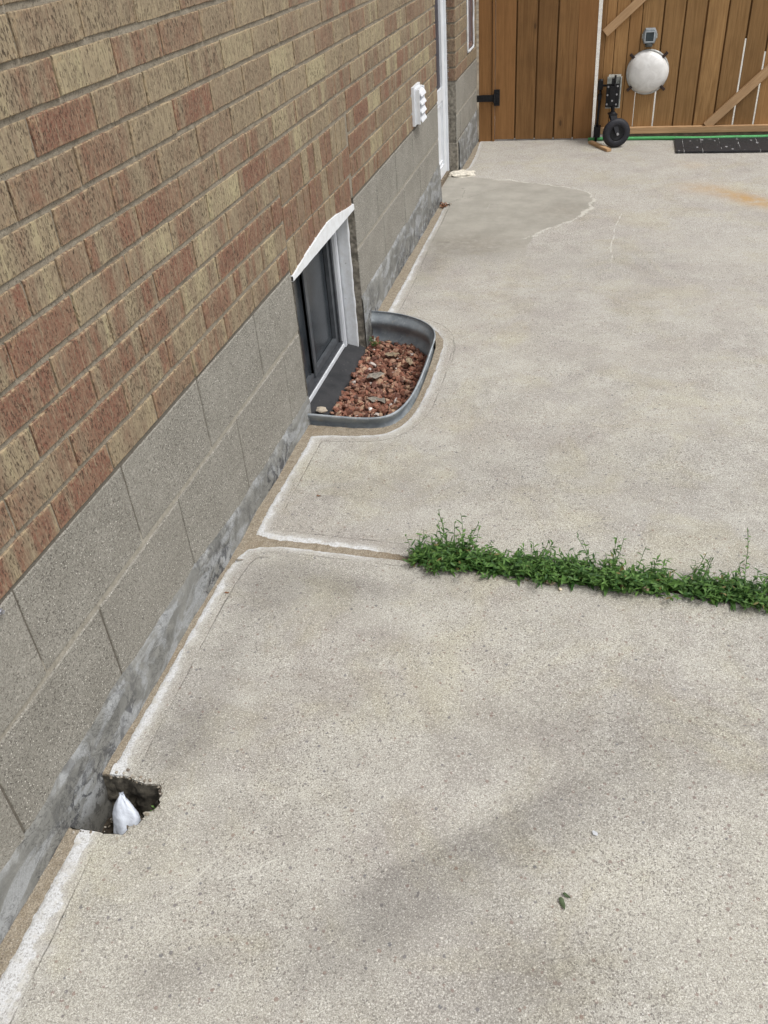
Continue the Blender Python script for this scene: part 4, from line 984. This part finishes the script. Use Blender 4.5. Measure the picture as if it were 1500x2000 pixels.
def boards(name, lst, mat, parent, origin):
    """lst of (x0,x1,xshift_top,y0,y1,z0,z1): long rounded-edge boards; keep each a separate box inside one panel"""
    bm = bmesh.new(); la = bm.verts.layers.float.new('rnd'); lg = bm.verts.layers.float_vector.new('grainv')
    for (x0, x1, sh, y0, y1, z0, z1) in lst:
        vs = add_box(bm, x0, x1, y0, y1, z0, z1); r_ = random.random()
        for v in vs:
            if v.co.z > (z0+z1)/2: v.co.x += sh
            v[la] = r_
    bmesh.ops.bevel(bm, geom=bm.edges[:], offset=.0025, segments=2, affect='EDGES', profile=.6)
    bmesh.ops.recalc_face_normals(bm, faces=bm.faces); bm.verts.layers.float_vector.remove(bm.verts.layers.float_vector['grainv'])
    me = bpy.data.meshes.new(name); bm.to_mesh(me); bm.free()
    co = np.empty(len(me.vertices)*3, np.float32); me.vertices.foreach_get('co', co)
    a = me.attributes.new('grain', 'FLOAT_COLOR', 'POINT'); a.data.foreach_set('color', np.concatenate([co.reshape(-1, 3), np.ones((len(me.vertices), 1), np.float32)], 1).ravel())
    o = new_obj(name, me, mat, parent); o.location = Vector((0, 0, 0))-Vector(origin); return o
def beam(name, p, q, wdt, th, mat, parent, origin, rot=0, proud=0):
    """lumber from p to q (in an x-z plane), grain along it"""
    p = Vector(p); q = Vector(q); d_ = q-p; L = d_.length; d_.normalize(); side = d_.cross(Vector((0, 1, 0))).normalized()
    bm = bmesh.new(); la = bm.verts.layers.float.new('rnd'); vs = add_box(bm, -wdt/2, wdt/2, -th/2, th/2, 0, L)
    for v in vs: v[la] = .1
    bmesh.ops.bevel(bm, geom=bm.edges[:], offset=.002, segments=2, affect='EDGES'); bmesh.ops.recalc_face_normals(bm, faces=bm.faces)
    me = bpy.data.meshes.new(name); bm.to_mesh(me); bm.free(); co = np.empty(len(me.vertices)*3, np.float32); me.vertices.foreach_get('co', co)
    a = me.attributes.new('grain', 'FLOAT_COLOR', 'POINT'); a.data.foreach_set('color', np.concatenate([co.reshape(-1, 3), np.ones((len(me.vertices), 1), np.float32)], 1).ravel())
    M_ = Matrix((side, Vector((0, 1, 0)), d_)).transposed().to_4x4(); M_.translation = p
    me.transform(M_); o = new_obj(name, me, mat, parent); o.location = -Vector(origin); return o
GY = 6.66; TOP = 1.75
gl = thing('wooden_gate', 'closed left gate leaf of tall brown boards with a black hinge at the house', 'gate', (.42, GY, 0)); OL = (.42, GY, 0)
bd = [(.132, .270, .0, GY, GY+.02, .010, TOP), (.280, .411, .001, GY, GY+.02, .009, TOP), (.421, .545, .002, GY, GY+.02, .008, TOP), (.555, .682, .003, GY, GY+.02, .008, TOP), (.691, .818, -.016, GY, GY+.02, .006, TOP)]
boards('board_panel', bd, M_WOOD, gl, OL)
boards('hinge_stile', [(.112, .128, 0, GY-.012, GY+.03, -.004, TOP)], M_WOOD, gl, OL)
boards('backing_panel', [(a_-.03, a_+.034, 0, GY+.0215, GY+.040, .012, TOP) for a_ in (.275, .416, .550, .686)], M_WOOD, gl, OL)
hg = bpy.data.objects.new('strap_hinge', None); C.objects.link(hg); hg.parent = gl; hg.location = -Vector(OL)
bm = bmesh.new(); add_box(bm, .004, .150, GY-.022, GY-.0165, .268, .312); add_box(bm, .126, .166, GY-.016, GY-.008, .240, .345); bm_obj('plate', bm, M_BLK, hg, bevel=.002)
bm = bmesh.new(); add_cyl(bm, (.128, GY-.024, .262), (.128, GY-.024, .318), .008, 12); add_cyl(bm, (.148, GY-.018, .325), (.148, GY-.010, .325), .006, 8); add_cyl(bm, (.148, GY-.018, .258), (.148, GY-.010, .258), .006, 8); bm_obj('pin', bm, M_BLK, hg)
pt = thing('gate_post', 'brown square wooden post between the house wall and the gate', 'post', (.06, GY, 0)); boards('post_body', [(.016, .108, 0, GY-.005, GY+.085, -.01, TOP+.05)], M_WOOD, pt, (.06, GY, 0))
grt = thing('wooden_gate', 'right gate leaf of brown boards with diagonal braces and a support wheel', 'gate', (1.6, GY, 0)); OR = (1.6, GY, 0)
bx_ = [.842, .868, .930, 1.016, 1.094, 1.228, 1.362, 1.494, 1.626, 1.756, 1.888, 2.02, 2.152, 2.284, 2.416]
gaps = [.002, .004, .003, .004, .010, .009, .011, .010, .011, .011, .011, .009, .009, .009]
rb = []
for i, (a, b) in enumerate(zip(bx_, bx_[1:])):
    rb.append((a+gaps[i-1]/2 if i else a, b-gaps[i]/2, -.004 if i < 3 else .0, GY, GY+.018, .030+random.uniform(-.003, .003), TOP))
boards('board_panel', rb, M_WOOD2, grt, OR)
# boards nailed behind some of the gaps so that only a few of them let light through
boards('backing_panel', [(a_-.035, a_+.035, 0, GY+.020, GY+.036, z_, TOP) for a_, z_ in ((1.094, .33), (1.228, .30), (1.362, .04), (1.494, .04), (1.626, .04), (1.756, .60), (1.888, .52), (2.02, .04), (2.152, .6))]+[(.86, 1.04, 0, GY+.020, GY+.036, .05, TOP)], M_WOOD, grt, OR)
beam('bottom_rail', (.85, GY-.020, .062), (2.42, GY-.020, .062), .040, .038, M_WOODL, grt, OR)
beam('lower_rail', (1.08, GY+.005, .021), (2.42, GY+.005, .021), .032, .03, simple('greyed_lumber', (.24, .19, .14), .85, nscale=30), grt, OR)
beam('diagonal_brace', (.862, GY-.012, .668), (1.30, GY-.012, 1.052), .052, .022, M_WOODL, grt, OR)
beam('diagonal_brace', (1.585, GY-.015, .078), (2.40, GY-.015, .895), .055, .028, M_WOODL, grt, OR)
boards('edge_stile', [(.838, .864, -.006, GY-.012, GY-.001, .10, TOP)], M_WOOD, grt, OR)
# drop bolt on the leading edge
db = bpy.data.objects.new('drop_bolt', None); C.objects.link(db); db.parent = grt; db.location = -Vector(OR)
bm = bmesh.new(); add_cyl(bm, (.853, 6.600, -.005), (.862, 6.600, .40), .0085, 12); bm_obj('rod', bm, M_BLK, db, True)
for b_ in ((.842, .876, 6.585, 6.645, .335, .392), (.845, .872, 6.588, 6.645, .27, .30), (.835, .880, 6.58, 6.645, .03, .10), (.868, .915, 6.60, 6.612, .352, .364)):
    bm = bmesh.new(); add_box(bm, *b_); bm_obj('bracket', bm, M_BLK, db, bevel=.003)
# spring-loaded support wheel
wh_ = bpy.data.objects.new('support_wheel', None); C.objects.link(wh_); wh_.parent = grt; wh_.location = -Vector(OR)
wx, wy, wr = .990, 6.425, .0935
ax = Vector((.28, -1, .0)).normalized(); u_ = Vector((1, .28, 0)).normalized(); v_ = Vector((0, 0, 1)); cen = Vector((wx, wy, wr))
def lathe(prof, name, mat, parent, cen, ax, n=48):
    u0 = ax.orthogonal().normalized(); v0 = ax.cross(u0); V = []; m_ = len(prof)
    for i in range(n):
        a = 2*math.pi*i/n; dv = u0*math.cos(a)+v0*math.sin(a)
        for r_, h_ in prof: V.append(cen+dv*r_+ax*h_)
    F_ = [(i*m_+j, ((i+1) % n)*m_+j, ((i+1) % n)*m_+(j+1) % m_, i*m_+(j+1) % m_) for i in range(n) for j in range(m_)]
    me = bpy.data.meshes.new(name); me.from_pydata([tuple(v) for v in V], [], F_); me.update(); return new_obj(name, me, mat, parent, True)
M_TYRE = simple('black_rubber', (.014, .014, .019), .6, nscale=120, var=.3, bd=.0012)
tp = [(.048, -.016), (.052, -.020), (.066, -.0215), (.080, -.019), (.089, -.012), (.0915, -.007), (.0895, -.0045), (.0935, -.002), (.0935, .002), (.0895, .0045), (.0915, .007), (.089, .012), (.080, .019), (.066, .0215), (.052, .020), (.048, .016)]
lathe(tp, 'tyre', M_TYRE, wh_, cen, ax)
lathe([(.006, -.010), (.020, -.014), (.040, -.008), (.049, -.017), (.049, .017), (.040, .008), (.020, .014), (.006, .010)], 'rim', M_BLK, wh_, cen, ax)
bm = bmesh.new(); add_cyl(bm, cen-ax*.034, cen+ax*.034, .006, 10); add_cyl(bm, cen+ax*.034, cen+ax*.040, .009, 6); bm_obj('axle', bm, M_BOLT, wh_)
bm = bmesh.new()
for s_ in (-1, 1):
    a = cen+ax*.030*s_; b_ = Vector((wx-.035, wy+.03, .205))+ax*.030*s_
    for k_ in range(2):
        pass
    qs = [a+u_*-.012, a+u_*.012, b_+u_*.022, b_-u_*.022]; lo = [bm.verts.new(q_-ax*.002*s_) for q_ in qs]; hi = [bm.verts.new(q_+ax*.002*s_) for q_ in qs]
    bm.faces.new(lo); bm.faces.new(hi[::-1])
    for k_ in range(4): bm.faces.new((lo[k_], lo[(k_+1) % 4], hi[(k_+1) % 4], hi[k_]))
c0 = Vector((wx-.035, wy+.03, .206)); qs = [c0+ax*.034*i+u_*.026*j for i, j in ((-1, -1), (-1, 1), (1, 1), (1, -1))]
lo = [bm.verts.new(q_) for q_ in qs]; hi = [bm.verts.new(q_+Vector((0, 0, .006))) for q_ in qs]; bm.faces.new(lo); bm.faces.new(hi[::-1])
for k_ in range(4): bm.faces.new((lo[k_], lo[(k_+1) % 4], hi[(k_+1) % 4], hi[k_]))
add_cyl(bm, c0+Vector((0, 0, .006)), c0+Vector((0, 0, .24)), .007, 12); add_cyl(bm, c0+Vector((0, 0, .006)), c0+Vector((0, 0, .016)), .022, 16, .018)
bm_obj('fork', bm, M_BLK, wh_)
bm = bmesh.new(); cx_ = wx-.036
for k_ in range(9): add_cyl(bm, (cx_, wy+.03, .224+.004*k_), (cx_, wy+.03, .2262+.004*k_), .013, 12)
bm_obj('spring', bm, M_BLK, wh_)
bm = bmesh.new(); add_box(bm, .903, .998, 6.500, 6.512, .240, .428); add_box(bm, .990, .998, 6.470, 6.499, .240, .428); add_box(bm, .903, .9895, 6.470, 6.499, .240, .245); add_box(bm, .910, .990, 6.5125, 6.64, .25, .42)
bm_obj('mount_block', bm, M_PLATE, wh_, bevel=.0015)
bm = bmesh.new(); add_box(bm, .902, .985, 6.462, 6.469, .250, .392); add_box(bm, .928, .960, 6.440, 6.4615, .262, .380); add_box(bm, .933, .952, 6.452, 6.47, .392, .425); bm_obj('mount_plate', bm, M_BLK, wh_, bevel=.002)
for (x, z_) in ((.914, .375), (.974, .378), (.912, .325), (.972, .328), (.912, .268), (.972, .266), (.945, .293)):
    yb = -.022 if x == .945 else 0
    bm = bmesh.new(); add_cyl(bm, (x, 6.461+yb, z_), (x, 6.455+yb, z_), .0062, 6); bm_obj('bolt_head', bm, M_BOLT, wh_)
# convex pet window with four clips
pw_ = bpy.data.objects.new('pet_window', None); C.objects.link(pw_); pw_.parent = grt; pw_.location = -Vector(OR)
t = NT('cloudy_dome'); n1 = t.noise(16, 4, .6, dist=.7); M_DOME = t.out(t.mix(t.step(n1, .3, .75), (.60, .585, .56), (.74, .73, .71)), .10, None, .002, .6)
dc = Vector((1.160, GY-.004, .425)); V = []; F_ = []; NR, NA = 12, 56
for i in range(NR+1):
    f_ = i/NR
    for a_ in range(NA):
        th = 2*math.pi*a_/NA; rr = (.131+.004*math.cos(2*th+.5)+.003*math.cos(3*th))*f_
        V.append((dc.x+rr*math.cos(th), dc.y-.052*math.sqrt(max(0, 1-f_**2.2))-.004, dc.z+rr*math.sin(th)*1.02))
for i in range(NR):
    for a_ in range(NA): F_.append((i*NA+a_, i*NA+(a_+1) % NA, (i+1)*NA+(a_+1) % NA, (i+1)*NA+a_))
me = bpy.data.meshes.new('dome'); me.from_pydata(V, [], F_); me.update(); o = new_obj('dome', me, M_DOME, pw_, True)
lathe([(.127, -.003), (.137, -.003), (.139, .004), (.130, .009), (.126, .004)], 'ring', simple('clear_flange', (.42, .42, .40), .25), pw_, dc+Vector((0, -.001, 0)), Vector((0, -1, 0)), 56)
M_CLIP = simple('dark_clip', (.030, .016, .012), .5)
for an in (45, 137, 222, 318):
    a_ = rad(an); rx = Vector((math.cos(a_), 0, math.sin(a_))); c_ = dc+rx*.142; bm = bmesh.new(); add_box(bm, -.016, .024, -.010, .004, -.009, .009)
    bmesh.ops.rotate(bm, verts=bm.verts, matrix=Matrix.Rotation(-a_, 3, 'Y')); bmesh.ops.translate(bm, verts=bm.verts, vec=c_+Vector((0, -.008, 0)))
    cl_ = bm_obj('clip', bm, M_CLIP, pw_, bevel=.003)
# small solar light
sx_, sz_ = 1.152, .640
lamp = thing('solar_light', 'small grey solar light fixed above the white dome on the gate', 'solar light', (sx_, GY, sz_)); 
M_LBODY = simple('grey_plastic', (.26, .29, .31), .35, nscale=40, var=.2)
bm = bmesh.new(); prof = [(-.034, -.045), (.034, -.045), (.044, -.020), (.044, .022), (.030, .048), (-.030, .048), (-.044, .022), (-.044, -.020)]
a = [bm.verts.new((x, -.002, z_)) for x, z_ in prof]; b = [bm.verts.new((x*.86, -.030, z_*.86)) for x, z_ in prof]
for q in range(8): bm.faces.new((a[q], a[(q+1) % 8], b[(q+1) % 8], b[q]))
bm.faces.new(a[::-1]); bm.faces.new(b); bm_obj('housing', bm, M_LBODY, lamp, bevel=.004)
bm = bmesh.new(); fr(bm, 0, 0, 0, 0, 0, 0, 0) if False else None
add_box(bm, -.026, .026, -.035, -.031, -.032, -.028); add_box(bm, -.026, .026, -.035, -.031, .026, .030); add_box(bm, -.030, -.0262, -.035, -.031, -.032, .030); add_box(bm, .0262, .030, -.035, -.031, -.032, .030); bm_obj('panel_frame', bm, simple('pale_plastic', (.5, .54, .57), .35), lamp, bevel=.001)
bm = bmesh.new(); add_box(bm, -.0255, .0255, -.0335, -.0308, -.0275, .0255); bm_obj('solar_panel', bm, simple('solar_cell', (.035, .048, .055), .2), lamp)
for x_ in (-.049, .038):
    bm = bmesh.new(); add_box(bm, x_, x_+.011, -.018, -.004, -.012, .014); bm_obj('side_clip', bm, M_PLATE, lamp, bevel=.002)
bm = bmesh.new(); add_cyl(bm, (0, -.012, -.062), (0, -.004, -.042), .024, 20); bm_obj('lens', bm, simple('smoked_lens', (.09, .10, .10), .2), lamp, True)

# green hose, rubber mat, stick
bm = bmesh.new(); add_tube(bm, [(.80+.06*i, 6.615+.010*math.sin(i*.35), .012+.001*math.sin(i*.9)) for i in range(32)], .0115, 12); o = bm_obj('garden_hose', bm, simple('green_hose', (.075, .33, .11), .45, nscale=20, var=.15), None, True); tag(o, 'bright green hose lying along the foot of the right gate', 'hose')
def mat_mat():
    t = NT('rubber_mat'); p = t.sep(t.pos); n1 = t.noise(120, 3, .7)
    c = t.mix(t.step(n1, .3, .7), (.012, .012, .014), (.030, .031, .035))
    fx = t.math('FRACT', t.math('DIVIDE', t.sub(p[0], 1.435), .118)); fy = t.math('FRACT', t.math('DIVIDE', t.sub(p[1], 6.25), .19))
    ln = t.math('MAXIMUM', t.step(t.math('ABSOLUTE', t.sub(fx, .5)), .482, .492), 0)
    c = t.mix(t.mul(ln, t.step(t.noise(9, 3), .42, .6)), c, (.42, .42, .42))
    sp_, r_ = t.specks(24, .6, .20, t.scale(t.pos, 1, .45, 1)); sq, r2 = t.specks(30, .35, .13, t.scale(t.pos, .35, 1, 1, (3, 1, 0))); c = t.mix(t.mul(t.math('MAXIMUM', sp_, sq), .65), c, (.36, .36, .37))
    return t.out(c, .6, t.add(n1, t.mul(ln, -2)), .001, .35)
bm = bmesh.new(); vs = add_box(bm, 1.385, 2.42, 6.245, 6.595, .003, .013)
o = bm_obj('rubber_mat', bm, mat_mat(), bevel=.003); tag(o, 'black rubber mat with pale scratched marks lying before the right gate', 'mat')
st_ = thing('wood_stick', 'short piece of yellow lumber on the concrete beside the gate wheel', 'wood piece', (.885, 6.43, 0))
o = beam('stick_body', (.815, 6.43, .009), (.955, 6.43, .009), .018, .034, M_WOODL, st_, (.885, 6.43, 0)); st_.rotation_euler = (0, 0, -1.06); st_.scale = (1.7, 1, 1)
st_.scale = (1, 1, 1)
me = o.data; me.transform(Matrix.Translation((.885, 6.43, 0)) @ Matrix.Diagonal((2.0, 1, 1, 1)) @ Matrix.Translation((-.885, -6.43, 0)))
